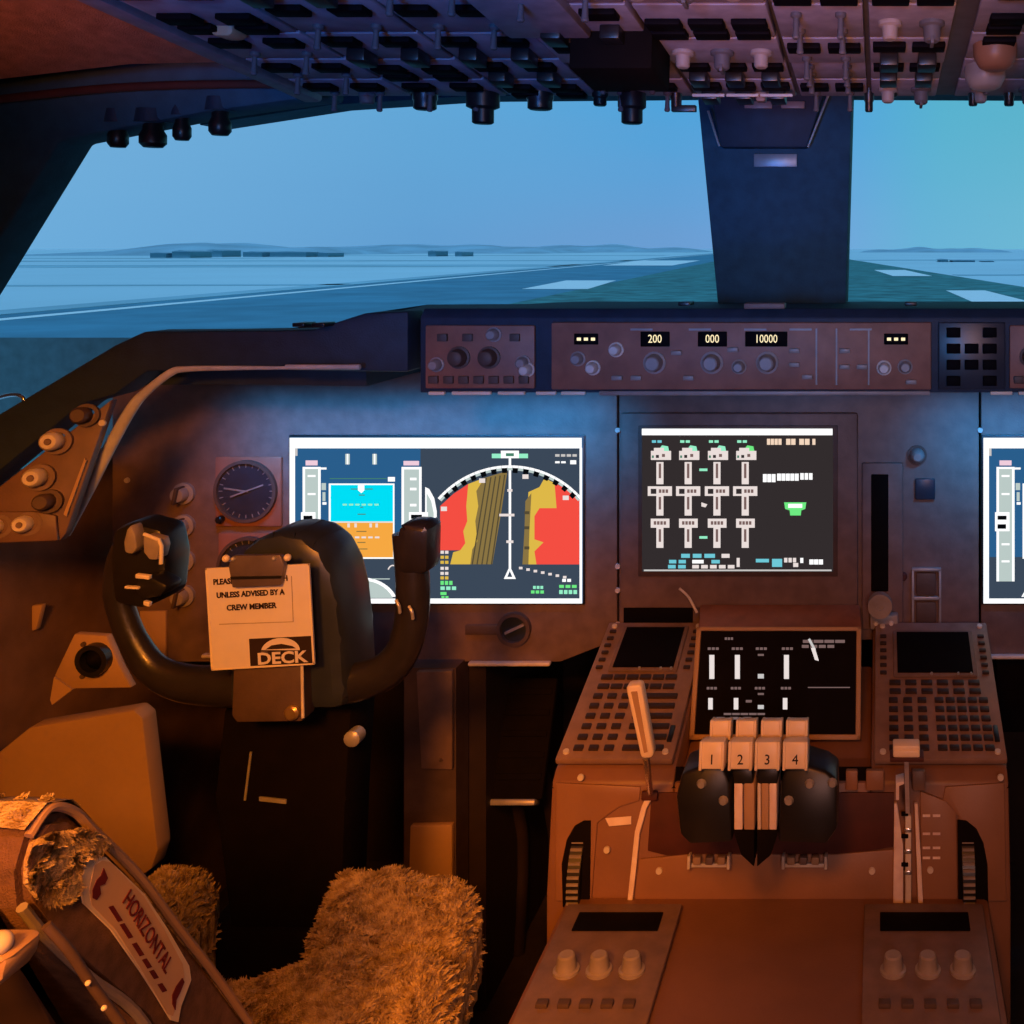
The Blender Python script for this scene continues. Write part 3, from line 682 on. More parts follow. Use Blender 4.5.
# shelf above the lower display
bm = new(); prism(bm, [at(698, 628, 1.62), at(862, 628, 1.62), at(860, 604, 1.685), at(700, 604, 1.685)], (0, .012, -.02), bev=.004)
tag(part('display_ledge', bm, M['mcp'], org=at(780, 628, 1.62)), 'tan ledge between the engine display and the lower black display', 'ledge')
bm = new(); tube(bm, [PF.pt(*PF.uv(681, 586), .013), PF.pt(*PF.uv(690, 592), .02), PF.pt(*PF.uv(697, 600), .03), PF.pt(*PF.uv(700, 606), .03)], .0022)
tag(part('cable', bm, M['knobp'], org=PF.pt(*PF.uv(690, 600), .02)), 'short bent cable stub at bottom of the engine display bezel', 'cable')

# ================================================================== glareshield
GD = 1.40
GF = Frame((0, GD, 1.1))
t = thing('glareshield', (0, GD, 1.05), 'dark navy padded glareshield hood running under the windows', 'glareshield')
bm = new()
zt, zb = at(0, 309, GD).z, at(0, 393, GD).z
xl, xr = at(420, 0, GD).x, .52
prism(bm, [(xl, GD, zt - .012), (xl, GD + .012, zt), (xl, 2.12, 1.142), (xl, 2.12, 1.09), (xl, 1.695, 1.066), (xl, GD + .01, zb + .004), (xl, GD, zb)], (xr - xl, 0, 0), bev=.002)
part('hood_centre', bm, M['shroud'], t)
pl = [(424, 309.5), (382, 311), (332, 327), (300, 328), (168, 329), (140, 342), (-70, 467), (-70, 560), (0, 487), (108, 399), (140, 390), (172, 367), (300, 366), (424, 368)]
bm = new(); ps = poly_at(pl, 1.475); prism(bm, ps, (0, -.05, 0), bev=.004); part('hood_side', bm, M['shroud'], t)
bm = new(); prism(bm, [Vector((-p.x + .02, p.y, p.z)) for p in ps], (0, -.05, 0), bev=.004); part('hood_side', bm, M['shroud'], t)
ps = poly_at([(430, 326), (350, 345), (225, 354), (196, 364), (190, 369), (300, 367), (430, 369)], 1.69)
bm = new(); prism(bm, ps, (0, -.21, 0)); part('hood_side_body', bm, M['shroud'], t)
bm = new(); prism(bm, [Vector((-p.x + .02, p.y, p.z)) for p in ps], (0, -.21, 0)); part('hood_side_body', bm, M['shroud'], t)
bm = new(); q = [at(600, 303.5, 2.12), at(428, 304.5, 2.12), at(384, 311, 2.05), at(332, 327, 1.95), at(168, 330, 1.80), at(150, 345, 1.60), at(424, 312, 1.50), at(500, 310, 1.50)]; prism(bm, q, (0, 0, -.025)); part('hood_top', bm, M['shroud'], t)
bm = new(); prism(bm, [Vector((-p.x + .02, p.y, p.z)) for p in q], (0, 0, -.025)); part('hood_top', bm, M['shroud'], t)
bm = new(); tube(bm, [GF.pt(*GF.uv(286, 367)), GF.pt(*GF.uv(360, 367))], .0035, sm=1); part('lip_strip_and_glint', bm, M['rail'], t)  # pale tube put in as a glint on the lip
for x0, x1 in ((430, 446), (453, 492), (499, 526), (537, 557), (562, 586), (990, 1012), (1018, 1060)):
    bm = new(); pxbox(bm, GF, x0, 391, x1, 394.5, 0, .006, .001); part('lip_strip_and_glint', bm, M['white'], t)  # ivory bars imitate screen reflections along the lip
bm = new(); pxbox(bm, GF, 600, 390.5, 930, 395, 0, .006, .0015); part('lip_strip_and_glint', bm, M['knob'], t)
bm = new(); pxbox(bm, GF, 744, 303, 785, 309, -.02, .004, .002); part('top_catch', bm, M['brown'], t)
for x in (678, 905, 312, 292):
    bm = new(); y = 304 if x > 400 else 325; pxbox(bm, GF, x, y - 2, x + 12, y + 2, -.03, .0, .001); part('top_stud', bm, M['black'], t)
bm = new(); tube(bm, poly_at([(300, 368), (240, 368), (188, 369), (170, 373), (146, 392), (132, 408), (112, 443), (90, 487), (66, 534)], 1.415), [.002, .003, .004, .0052, .006, .0075, .008, .0075, .006], flat=.8)
t2 = part('hood_rail', bm, M['rail'], org=at(66, 534, 1.415)); tag(t2, 'pale grey curved rail edging the left end of the glareshield', 'rail')

toggles = []
def proto_knob(r_, h, m=M['knob'], tip=.8):
    b = new(); lathe(b, Matrix(), [(r_ * 1.25, 0), (r_ * 1.25, h * .15), (r_, h * .2), (r_ * tip, h * .92), (r_ * tip * .8, h)], 18); return proto(b, m)
def proto_box(a, b_, h, m, bev=.0008):
    b = new(); box(b, Matrix(), -a / 2, a / 2, -b_ / 2, b_ / 2, 0, h, bev); return proto(b, m)
kb_s = proto_knob(.008, .016); kb_m = proto_knob(.012, .02); kb_d = proto_knob(.012, .018, M['brown_dark']); kb_p = proto_knob(.008, .018, M['knobp'])
bt_s = proto_box(.013, .010, .005, M['brown_dark']); bt_p = proto_box(.014, .006, .005, M['knob']); bt_b = proto_box(.018, .013, .006, M['blackg'])
# left EFIS panel
t = thing('efis_control_panel', GF.pt(*GF.uv(480, 388)), 'small knob panel left of the mode control panel on the glareshield', 'control panel')
bm = new(); pxbox(bm, GF, 427, 325, 536, 388, 0, .006, .002); part('face_plate', bm, M['mcp'], t)
for x, y, k in ((461, 357, kb_d), (491, 357, kb_d), (525, 362, kb_s), (439, 364, kb_s), (529, 369, kb_p), (496, 334, kb_s)): inst('knob', k, t, GF.P(x, y, .006))
for k in range(7): inst('push_button', bt_s, t, GF.P(436 + k * 15, 379, .006))
for x in (445, 470, 517): inst('push_button', bt_s, t, GF.P(x, 337, .006))
# mode control panel
t = thing('mode_control_panel', GF.pt(*GF.uv(690, 389)), 'brown autopilot panel with lit digit windows across the glareshield', 'control panel')
bm = new(); pxbox(bm, GF, 553, 322, 931, 389, 0, .008, .002); part('face_plate', bm, M['mcp'], t)
for x0, x1, s, ts in ((646, 667, '200', 9), (703, 724, '000', 9), (750, 784, '10000', 9)):
    bm = new(); pxbox(bm, GF, x0 - 4, 331, x1 + 4, 346, .008, .0095, .001); w_ = part('digit_window', bm, M['blackg'], t)
    text('digits', s, .0155, GF.P((x0 + x1) / 2, 338.5, .0102), w_, E['amber'], sx=.78 if len(s) > 3 else .8)
for x in (588, 896):
    bm = new(); pxbox(bm, GF, x - 12, 333, x + 12, 344, .008, .0095, .001); w_ = part('digit_window', bm, M['blackg'], t)
    for k in (-7, 0, 7):
        bm = new(); pxbox(bm, GF, x + k - 2, 337, x + k + 2, 340, .0095, .0102); part('digit_dash', bm, E['amber'], w_, False)
for x, y, k in ((618, 349, kb_p), (595, 367, kb_p), (580, 358, kb_s), (656, 362, kb_m), (713, 362, kb_m), (768, 362, kb_m), (884, 367, kb_p), (905, 366, kb_s), (740, 366, kb_s)): inst('knob', k, t, GF.P(x, y, .008))
for x, y in ((619, 377), (638, 377), (690, 377), (795, 350), (795, 364), (845, 350), (845, 366), (862, 366), (678, 352), (734, 349), (911, 381), (808, 376)): inst('push_button', bt_p, t, GF.P(x, y, .008))
for x in (816, 836, 868): 
    bm = new(); pxbox(bm, GF, x, 328, x + 1.6, 384, .008, .010); part('divider', bm, M['knob'], t)
for x in (632, 690, 745, 790, 850):
    bm = new(); pxbox(bm, GF, x, 328, x + 22, 330, .008, .009); part('caption_strip', bm, M['knob'], t)
# right display select panel
t = thing('display_select_panel', GF.pt(*GF.uv(971, 389)), 'dark push-button panel with rows of square keys at right of glareshield', 'control panel')
bm = new(); pxbox(bm, GF, 938, 322, 1005, 389, 0, .006, .002); part('face_plate', bm, M['hub'], t)
for r_ in range(4):
    for c in range(3):
        if r_ in (0, 3) and c == 1: continue
        inst('push_button', bt_b, t, GF.P(953 + c * 18, 332 + r_ * 16, .006))
t = thing('efis_control_panel', GF.pt(*GF.uv(1060, 388)), 'small knob panel cut off by the right edge on the glareshield', 'control panel')
bm = new(); pxbox(bm, GF, 1009, 325, 1100, 388, 0, .006, .002); part('face_plate', bm, M['mcp'], t)
for x in (1030, 1062, 1090): inst('knob', kb_d, t, GF.P(x, 356, .006))
for k in range(5): inst('push_button', bt_s, t, GF.P(1018 + k * 16, 379, .006))
# ================================================================== control stand (pedestal)
XL, XR = -.273, .330
ML, MR = -.112, .148
t = thing('control_stand', ((XL + XR) / 2, 1.0, 0), 'orange-lit tan control stand between the two seats', 'control stand')
def side(prof, x0, x1, name, m, bev=.004):
    bm = new(); prism(bm, [(x0, d, z) for d, z in prof], (x1 - x0, 0, 0), bev=bev); return part(name, bm, m, t)
cprof = [(1.685, .640), (1.40, .556), (1.385, .545), (1.361, .41), (1.361, .02), (1.685, .02)]
side(cprof, XL, ML, 'keypad_column', M['quad']); side(cprof, MR, XR, 'keypad_column', M['quad'])
side([(1.66, .59), (1.47, .535), (1.385, .545), (1.361, .41), (1.361, .02), (1.66, .02)], ML, MR, 'lever_column', M['quad'])
side([(1.361, .41), (.35, .41), (.35, .0), (1.361, .0)], -.245, .30, 'aft_box', M['quad'], .006)
QF = Frame((0, 1.385, .545), X, (0, .024, .135))
def qpoly(name, pts, m, n0, n1, parent, bev=0, org=None):
    bm = new(); prism(bm, [QF.pt(*QF.uv(x, y), n0) for x, y in pts], QF.n * (n1 - n0), bev=bev); return part(name, bm, m, parent, org=org)
qpoly('side_plate', [(557, 782), (641, 786), (640, 800), (620, 806), (598, 822), (592, 900), (556, 900)], M['quadt'], -.001, .004, t, .0015)
qpoly('lever_recess', [(652, 792), (894, 792), (894, 846), (840, 855), (668, 855), (648, 850)], M['well'], -.001, .003, t, .001)
qpoly('sill_plate', [(640, 858), (690, 853), (836, 853), (895, 848), (896, 905), (634, 905)], M['quadt'], -.001, .005, t, .0015)
qpoly('side_plate', [(945, 786), (1004, 782), (1006, 900), (958, 900), (958, 815), (940, 812)], M['quadt'], -.001, .004, t, .0015)
qpoly('flap_scale_plate', [(920, 790), (946, 800), (956, 812), (957, 900), (922, 900)], M['quadt'], -.001, .006, t, .001)
for y in (814, 832, 846, 856):
    for x0, x1 in ((922.5, 930), (932.5, 940)): qpoly('scale_mark', [(x0, y - 1.2), (x1, y - 1.2), (x1, y + 1.2), (x0, y + 1.2)], M['pink'], .006, .0066, t)
for x0, x1 in ((846, 858), (866, 884), (912, 925)): qpoly('stop_block', [(x0, 768), (x1, 768), (x1, 788), (x0, 788)], M['quadt'], .0, .012, t, .002)
qpoly('marking_strip', [(606, 817), (632, 815), (632, 823), (610, 825)], M['pink'], .004, .0046, t)
for x, y in ((608, 848), (582, 776), (660, 869), (872, 869), (930, 868), (1000, 776)):
    inst('screw', scr, t, QF.P(x, y, .005))
qpoly('track_strip', [(656, 792), (648, 806), (641, 832), (637, 872), (633, 905), (628, 905), (632, 868), (636, 830), (643, 804), (649, 791)], M['pink'], .004, .0085, t, .001)
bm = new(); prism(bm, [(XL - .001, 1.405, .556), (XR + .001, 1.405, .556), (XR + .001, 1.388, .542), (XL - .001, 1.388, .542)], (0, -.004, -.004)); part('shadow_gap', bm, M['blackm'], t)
# aft panels of the stand (radio and audio units on the flat top)
AF = Frame((0, .8, .412), X, Y)
for x0, x1, y0, y1 in ((-.235, -.09, 1.12, 1.33), (-.235, -.09, .88, 1.10), (.14, .29, 1.12, 1.33), (.14, .29, .88, 1.10), (-.078, .128, .78, .98), (-.235, -.09, .60, .84), (.14, .29, .60, .84), (-.078, .128, .50, .76)):
    bm = new(); box(bm, AF.M, x0, x1, y0 - .8, y1 - .8, 0, .008, .002); o = part('radio_panel', bm, M['brown'], t)
    bm = new(); box(bm, AF.M, x0 + .02, x1 - .02, y1 - .8 - .055, y1 - .8 - .02, .008, .010, .001); part('readout', bm, M['blackg'], o)
    for k in range(3): inst('knob', kb_m, o, AF.T(x0 + .035 + k * (x1 - x0 - .07) / 2, (y0 + y1) / 2 - .82, .008))
    for k in range(5): inst('push_button', bt_s, o, AF.T(x0 + .025 + k * (x1 - x0 - .05) / 4, y0 - .8 + .03, .008))

# ---- lower display
LFr = Frame(at(777, 740, 1.495), X, (0, .06, .135))
t = thing('lower_display', LFr.pt(0, 0), 'black lower engine display with pale frame behind the thrust levers', 'display screen')
u0, _ = LFr.uv(692, 700); u1, _ = LFr.uv(861, 700); _, v1 = LFr.uv(777, 627); v0 = LFr.uv(777, 740)[1]
bm = new(); box(bm, LFr.M, u0 + .004, u1 - .004, v0 + .004, v1 - .004, -.05, .001, .004); part('case', bm, M['brown_dark'], t)
bm = new()
for a in ((u0, u0 + .0075, v0, v1), (u1 - .0075, u1, v0, v1), (u0, u1, v0, v0 + .0075), (u0, u1, v1 - .006, v1)): box(bm, LFr.M, *a, -.004, .006, .002)
part('frame', bm, M['tan'], t)
bm = new(); box(bm, LFr.M, u0 + .007, u1 - .007, v0 + .007, v1 - .006, .0, .002); part('screen', bm, M['blackg'], t, False)
for x, b in ((712, 1), (737.5, 1), (786.5, 1)):
    g = Gfx(LFr, 0, .0025); g.rect(x - 2.4, 655, x + 2.6, 679, E['white2']); g.done('lit_bar', t)
    g = Gfx(LFr, 0, .0025); g.rect(x - 3.5, 698, x + 1, 709.5, E['white2']); g.done('lit_bar', t)
rowsq = []
for x in (709, 733, 757, 783): rowsq += [(x - 1, 647.5, x + 11, 650, 'dim', 3, .25), (x - 2, 687, x + 9, 689.5, 'dim', 3, .25)]
rowsq += [(758, y0, 764, y1, 'grey' if y1 - y0 > 3 else 'dim', 1, 0) for y0, y1 in ((654, 656), (674, 678.5), (693, 695), (705, 709))]
rowsq += [(725, 637.5, 734, 640, 'dim', 3, .25), (724, 713, 766, 715, 'dim', 5, .1), (717, 717, 757, 719.5, 'dim', 3, .4), (746, 700, 752, 702.5, 'dim', 1, 0), (803, 640, 846, 643, 'dim', 4, .1), (802, 645, 836, 648, 'dim', 4, .2), (808, 687, 850, 688, 'dim', 1, 0)]
for x0, y0, x1, y1, m, n_, gp in rowsq:
    g = Gfx(LFr, 0, .0025); g.words(x0, y0, x1, y1, E[m], n_, gp); g.done('screen_text', t)
g = Gfx(LFr, 0, .0027); g.line((809, 639), (815, 650), 2.5, E['grey']); g.poly([(811, 648), (815, 648), (819, 661), (815, 660)], E['white2']); g.done('cursor_mark', t)

# ---- two keypad units
key_m = M['key']
key_s = proto_box(.0128, .0088, .004, key_m, .001); key_w = proto_box(.0165, .0088, .004, key_m, .001); lsk = proto_box(.010, .0055, .004, key_m, .001)
def keypad_unit(x0, x1, lb, dv, tone):
    fr = Frame((x0, 1.40, .5605), X, (0, .285, .084)); W_ = x1 - x0; H_ = .292
    t = thing('keypad_unit', fr.pt(W_ / 2, 0), lb, 'keypad', 'screen and keypad units on the control stand')
    bm = new(); box(bm, fr.M, 0, W_, 0, H_, .0, .010, .003); part('housing', bm, tone, t)
    s0, s1 = .60 * H_ - dv, .93 * H_ - dv
    bm = new(); box(bm, fr.M, .028, W_ - .026, s0 - .004, s1 + .006, .010, .0145, .002); part('screen_hood', bm, M['brown'], t)
    bm = new(); box(bm, fr.M, .034, W_ - .032, s0 + .002, s1, .0146, .0156); part('screen', bm, M['blackg'], t, False)
    for k in range(6):
        for x in (.013, W_ - .013): inst('line_select_key', lsk, t, fr.T(x, s0 + .006 + k * (s1 - s0 - .012) / 5, .010))
    rows = 8; top = s0 - .016; st = (top - .018) / (rows - 1)
    for r_ in range(rows):
        v = top - r_ * st
        if r_ < 2:
            for c in range(6): inst('key', key_w, t, fr.T(.030 + c * (W_ - .060) / 5 * .98, v, .010))
        else:
            for c in range(3): inst('key', key_s, t, fr.T(.027 + c * .0205, v, .010))
            for c in range(5): inst('key', key_s, t, fr.T(.027 + .0205 * 3 + .004 + c * (W_ - .027 - .0655 - .022) / 4, v, .010))
    for x, y in ((.012, .012), (W_ - .012, .012), (.012, H_ - .012), (W_ - .012, H_ - .012)): inst('screw', scr, t, fr.T(x, y, .010))
    for x in (.45, .8, .97): 
        bm = new(); cyl(bm, fr.T(.034 + (W_ - .066) * x, s0 - .001, .0145), .0022, .0018, .003, 8); part('screen_stud', bm, M['grey'], t)
    bm = new(); box(bm, fr.M, W_ - .014, W_ - .007, .03, .06, .010, .013, .001); part('side_lamp', bm, M['black'], t)
    return t
keypad_unit(XL, ML - .004, 'keypad unit with dark screen at left, behind the cream speedbrake handle', 0, M['cdu'])
keypad_unit(MR + .004, XR, 'keypad unit with dark screen at right, behind the flap lever', .012, M['cdu'])

# ---- thrust levers
nums = '1234'
HB = [(699, 724.5), (728, 752.5), (754.5, 780), (782.5, 808)]
RB = [(710, 731), (736, 756.5), (761, 782), (786, 808)]
names = ['first', 'second', 'third', 'fourth']
HD = 1.24; HF = Frame(at(752, 771, HD), X, (0, .25, 1))
RD = 1.285; RF = Frame(at(752, 740, RD), X, (0, .25, 1))
for k in range(4):
    a, b = HB[k]; cx = (a + b) / 2
    foot = QF.pt(*QF.uv(cx * .9 + 754 * .1, 838), .003)
    t = thing('thrust_lever', foot, 'ivory thrust lever numbered %s, %s of four from left' % (nums[k], names[k]), 'lever', 'thrust levers on the control stand')
    bm = new(); pxbox(bm, HF, a, 741.5, b, 770, -.032, .0, .0035); o = part('handle', bm, M['lever'], t)
    bm = new(); pxbox(bm, HF, a + .2, 741.5, a + 3.2, 770.5, -.02, .0025, .001); part('handle_edge', bm, M['lever'], o); bm = new(); pxbox(bm, HF, b - 3.2, 741.5, b - .2, 770.5, -.02, .0025, .001); part('handle_edge', bm, M['lever'], o)
    text('numeral', nums[k], .0155, HF.P(cx, 760, .0008), o, M['ink'], .0006)
    a2, b2 = RB[k]
    bm = new(); pxbox(bm, RF, a2, 720.5, b2, 738.5, -.022, .0, .003); pxbox(bm, RF, a2, 720, a2 + 3, 740, -.02, .003, .001); pxbox(bm, RF, b2 - 3, 720, b2, 740, -.02, .003, .001); o2 = part('reverse_handle', bm, M['lever'], t)
    bm = new(); c2 = RF.pt(*RF.uv((a2 + b2) / 2, 734), -.018); c1 = HF.pt(*HF.uv(cx, 764), -.028)
    tube(bm, [c2, c1 + (c2 - c1) * .4 + Y * .01, c1], .006, seg=8); part('reverse_link', bm, M['black'], o2)
    top = HF.pt(*HF.uv(cx, 768), -.016)
    if k in (0, 3):
        s_ = -1 if k == 0 else 1; e = 680 if k == 0 else 836
        xs = (674, 731) if k == 0 else (777, 837)
        bm = new(); u = [HF.pt(*HF.uv(x, y), -.012) for x, y in ([(xs[0] + 6, 776), (702, 768), (722, 768), (xs[1] - 3, 786), (xs[1], 846), (688, 848), (xs[0] + 4, 838), (xs[0], 800)] if k == 0 else [(xs[0] + 3, 786), (784, 768), (806, 768), (826, 774), (xs[1], 782), (xs[1], 832), (826, 848), (xs[0], 846)])]
        prism(bm, u, (0, .055, 0), bev=.004); part('lever_shroud', bm, M['black'], t)
        for x, y in ((700, 786), (722, 803)) if k == 0 else ((809, 786), (788, 803), (832, 785)):
            bm = new(); cyl(bm, Matrix.Translation(HF.pt(*HF.uv(x, y), -.011)) @ Matrix.Rotation(R(90), 4, 'X'), .006, .004, .004, 10); part('rivet', bm, M['grey'], t)
    else:
        for x0, x1, m in (((732.5, 741), 0, 'pink'), ((742.5, 753), 0, 'tan')) if k == 1 else (((756, 759.5), 0, 'knobp'), ((760, 767.5), 0, 'tan'), ((768, 775.5), 0, 'pink')):
            bm = new(); p0 = HF.pt(*HF.uv(x0[0], 786), -.014); p1 = HF.pt(*HF.uv(x0[1], 786), -.014); q0 = HF.pt(*HF.uv(x0[0], 835), -.014); q1 = HF.pt(*HF.uv(x0[1], 835), -.014)
            prism(bm, [p0, p1, q1, q0], (0, .05, 0), bev=.001); part('lever_arm', bm, M[m], t)
        bm = new(); prism(bm, [HF.pt(*HF.uv(x, y), -.014) for x, y in [(a + 2, 769), (b - 2, 769), (752 if k == 1 else 776, 788), (732 if k == 1 else 756, 788)]], (0, .03, 0), bev=.002); part('lever_neck', bm, M['black'], t)
        bm = new(); c = [(732, 834), (753, 834), (753, 870), (740, 858)] if k == 1 else [(756, 834), (778, 834), (770, 858), (756, 870)]
        prism(bm, [HF.pt(*HF.uv(x, y), -.010) for x, y in c], (0, .05, 0), bev=.001); part('lever_foot', bm, M['blackm'], t)
for x0, x1, lb in ((690, 732, 'left metal roller guide at the foot of the thrust levers'), (783, 828, 'right metal roller guide at the foot of the thrust levers')):
    t = thing('roller_guide', QF.pt(*QF.uv((x0 + x1) / 2, 864), .005), lb, 'guide', 'roller guides below the thrust levers')
    bm = new(); pxbox(bm, QF, x0, 850, x0 + 3, 863, .005, .022, .001); pxbox(bm, QF, x1 - 3, 850, x1, 863, .005, .022, .001); pxbox(bm, QF, x0, 860, x1, 864, .005, .012, .001); part('bracket', bm, M['knobp'], t)
    for k in range(3):
        bm = new(); x = x0 + 9 + k * 12; pxbox(bm, QF, x - 4, 852, x + 4, 860, .005, .018, .002); part('roller', bm, M['tan'] if k != 1 else M['brown'], t)

# ---- speedbrake lever
t = thing('speedbrake_lever', QF.pt(*QF.uv(651, 795), .004), 'cream tapered speedbrake lever leaning left on a steel rod', 'lever')
bm = new(); prism(bm, poly_at([(625.5, 688), (629, 685.5), (639, 685), (641.5, 687), (653.5, 755), (651, 758.5), (643, 759), (640.5, 757)], 1.25), (0, .018, 0), bev=.003); o = part('handle', bm, M['lever'], t)
bm = new(); prism(bm, poly_at([(631, 692), (637, 691.5), (647.5, 752), (644, 753)], 1.2488), (0, .004, 0)); part('handle_inlay', bm, M['tan'], o)
bm = new(); tube(bm, [at(646, 757, 1.26), at(648.5, 778, 1.30), QF.pt(*QF.uv(651, 793), .004)], .0042); part('rod', bm, M['steel'], t)
bm = new(); pxbox(bm, QF, 643, 789, 659, 798, .003, .012, .002); part('pivot_block', bm, M['well'], t)
# ---- flap lever
t = thing('flap_lever', QF.pt(*QF.uv(906, 870), .004), 'flap lever with flat cream knob on a thin white stem', 'lever')
bm = new(); pxbox(bm, Frame(at(906, 752, 1.26)), 893, 751, 920, 758, -.02, .0, .002); pxbox(bm, Frame(at(906, 752, 1.262)), 893, 746, 920, 752, -.02, .0, .002); part('knob', bm, M['lever'], t)
bm = new(); pxbox(bm, Frame(at(906, 760, 1.259)), 890, 758, 924, 762, -.022, .001, .001); part('knob_base', bm, M['well'], t)
bm = new(); prism(bm, [at(904.3, 760, 1.27), at(908.6, 760, 1.27), QF.pt(*QF.uv(909.5, 812), .012), QF.pt(*QF.uv(905.5, 812), .012)], (0, .006, 0)); part('stem', bm, M['pink'], t)
bm = new(); prism(bm, poly_at([(896, 783), (904, 781), (904, 784), (899, 786), (899, 800), (896, 800)], 1.31), (0, .02, 0)); part('latch', bm, M['pink'], t)
t = thing('flap_gate', QF.pt(*QF.uv(905, 900), .004), 'pale ridged gate plates the flap lever slides along', 'gate')
for pts, m in (([(894, 800), (897, 800), (903, 842), (903, 905), (893, 905)], 'pink'), ([(905, 812), (911, 812), (911, 905), (905, 905)], 'knobp'), ([(914, 800), (917.5, 800), (921, 862), (923, 905), (918, 905)], 'pink')):
    qpoly('gate_plate', pts, M[m], .004, .014, t, .001)
for k, y in enumerate((808, 824, 830, 845, 858, 866)):
    qpoly('gate_notch', [(901 + (k % 2) * 3, y), (908 + (k % 2) * 3, y), (908 + (k % 2) * 3, y + 4), (901 + (k % 2) * 3, y + 4)], M['steel'] if k % 2 else M['blackm'], .012, .016, t, .0008)
# ---- trim wheels in their arched slots
for px, lb, sgn, pts in ((577, 'dark trim wheel in the arched slot at left of the control stand', 1, [(564, 905), (563, 862), (568, 838), (576, 824), (585, 819), (592, 819), (591, 905)]),
                    (968, 'dark trim wheel in the arched slot at right of the control stand', -1, [(958, 905), (957, 818), (966, 819), (976, 827), (983, 841), (987, 862), (988, 905)])):
    c = QF.pt(*QF.uv(px, 880), .004)
    t = thing('trim_wheel', c, lb, 'wheel', 'trim wheels on the control stand')
    bm = new(); prism(bm, [QF.pt(*QF.uv(x, y), .004) for x, y in pts], QF.n * .003, bev=.001); part('slot', bm, M['blackm'], t)
    bm = new(); m = Matrix.Translation(c - QF.n * .058 + X * -.008) @ Matrix.Rotation(R(90), 4, 'Y'); cyl(bm, m, .075, .075, .016, 48); part('wheel_rim', bm, M['black'], t)
    bm = new()
    for k in range(60):
        a = R(k * 6); p = c - QF.n * .058 + (Y * math.cos(a) + Z * math.sin(a)) * .0755
        if (p - c).dot(QF.n) > -.012: box(bm, Matrix.Translation(p), -.0075, .0075, -.0015, .0015, -.0015, .0015)
    part('grip_ridges', bm, M['knob'], t)

# ================================================================== control column and wheel
KD = 1.28
kp = lambda x, y, dd=0: at(x, y, KD + dd)
t = thing('control_column', (at(270, 700, 1.33).x, 1.36, 0), 'black control column with W shaped wheel in front of the left display', 'control column')
bm = new()
tube(bm, [kp(408, 532), kp(411, 560), kp(413, 590), kp(411, 622), kp(402, 652), kp(384, 672), kp(355, 682), kp(318, 686), kp(270, 687), kp(215, 686), kp(180, 682), kp(152, 668), kp(133, 640), kp(122, 612), kp(118, 590), kp(122, 565), kp(130, 548)],
     [.0185, .0195, .020, .020, .0205, .0225, .024, .0245, .025, .024, .022, .019, .0165, .016, .0165, .018, .020], seg=16, flat=.85)
part('wheel_rim', bm, M['wheel'], t)
bm = new(); a = [kp(x, y, -.03) for x, y in [(226, 712), (226, 600), (230, 570), (240, 550), (256, 538), (278, 534), (300, 538), (318, 552), (330, 575), (337, 604), (341, 640), (344, 690), (344, 712)]]
prism(bm, a, (0, .09, 0), bev=.014); part('wheel_hub', bm, M['hub'], t)
bm = new(); prism(bm, poly_at([(233, 662), (300, 660), (302, 722), (236, 723), (231, 716)], KD - .052), (0, .03, 0), bev=.003); part('hub_plate', bm, M['brown_dark'], t)
bm = new(); lathe(bm, Matrix.Translation(at(293, 712, KD - .053)) @ Matrix.Rotation(R(90), 4, 'X'), [(.0085, 0), (.0085, .004), (.006, .006)], 14); part('hub_screw', bm, M['gold'], t)
bm = new(); tube(bm, [at(302, 665, KD - .053), at(303, 718, KD - .053)], .0018, sm=1); part('hub_plate_edge', bm, M['knobp'], t)
bm = new(); prism(bm, poly_at([(396, 528), (404, 524), (424, 525), (428, 530), (427, 575), (396, 575)], KD - .02), (0, .045, 0), bev=.008); part('right_grip', bm, M['wheel'], t)
for x, y in ((398, 606), (411, 612)):
    bm = new(); tube(bm, [kp(x - 2, y - 6, -.022), kp(x + 1, y, -.024), kp(x + 2, y + 7, -.022)], .002, seg=8); part('grip_clip', bm, M['grey'], t)
# switch cluster on the left horn
bm = new(); prism(bm, poly_at([(112, 530), (130, 522), (160, 530), (166, 560), (162, 600), (140, 610), (112, 604), (108, 560)], KD - .025), (0, .05, 0), bev=.008); part('left_grip', bm, M['black'], t)
bm = new(); prism(bm, poly_at([(126, 530), (130, 525), (135, 535), (137, 548), (132, 555), (124, 553), (123, 542)], KD - .04), (0, .02, 0), bev=.003); part('trim_switch', bm, M['knob'], t)
bm = new(); prism(bm, poly_at([(143, 536), (158, 540), (160, 548), (157, 560), (149, 560), (143, 552)], KD - .042), (0, .02, 0), bev=.002); o = part('trim_switch', bm, M['knob'], t)
bm = new(); tube(bm, [at(144, 534, KD - .044), at(159, 540, KD - .044), at(161.5, 546, KD - .044), at(161, 564, KD - .044)], .0022, seg=8, sm=1); part('switch_edge', bm, M['white'], o)
bm = new(); prism(bm, poly_at([(136, 580), (150, 577), (164, 584), (167, 588), (160, 597), (142, 600), (134, 592)], KD - .05), (0, .03, 0), bev=.004); part('talk_switch', bm, M['black'], t)
for x, y, a, b in ((142, 577, 7, 3), (131, 588, 7, 1.8), (146, 604, 3, 3)):
    bm = new(); prism(bm, poly_at([(x - a, y - b), (x + a, y - b * .4), (x + a, y + b), (x - a, y + b * .5)], KD - .054), (0, .006, 0), bev=.001); part('switch_tip', bm, M['white'], t)
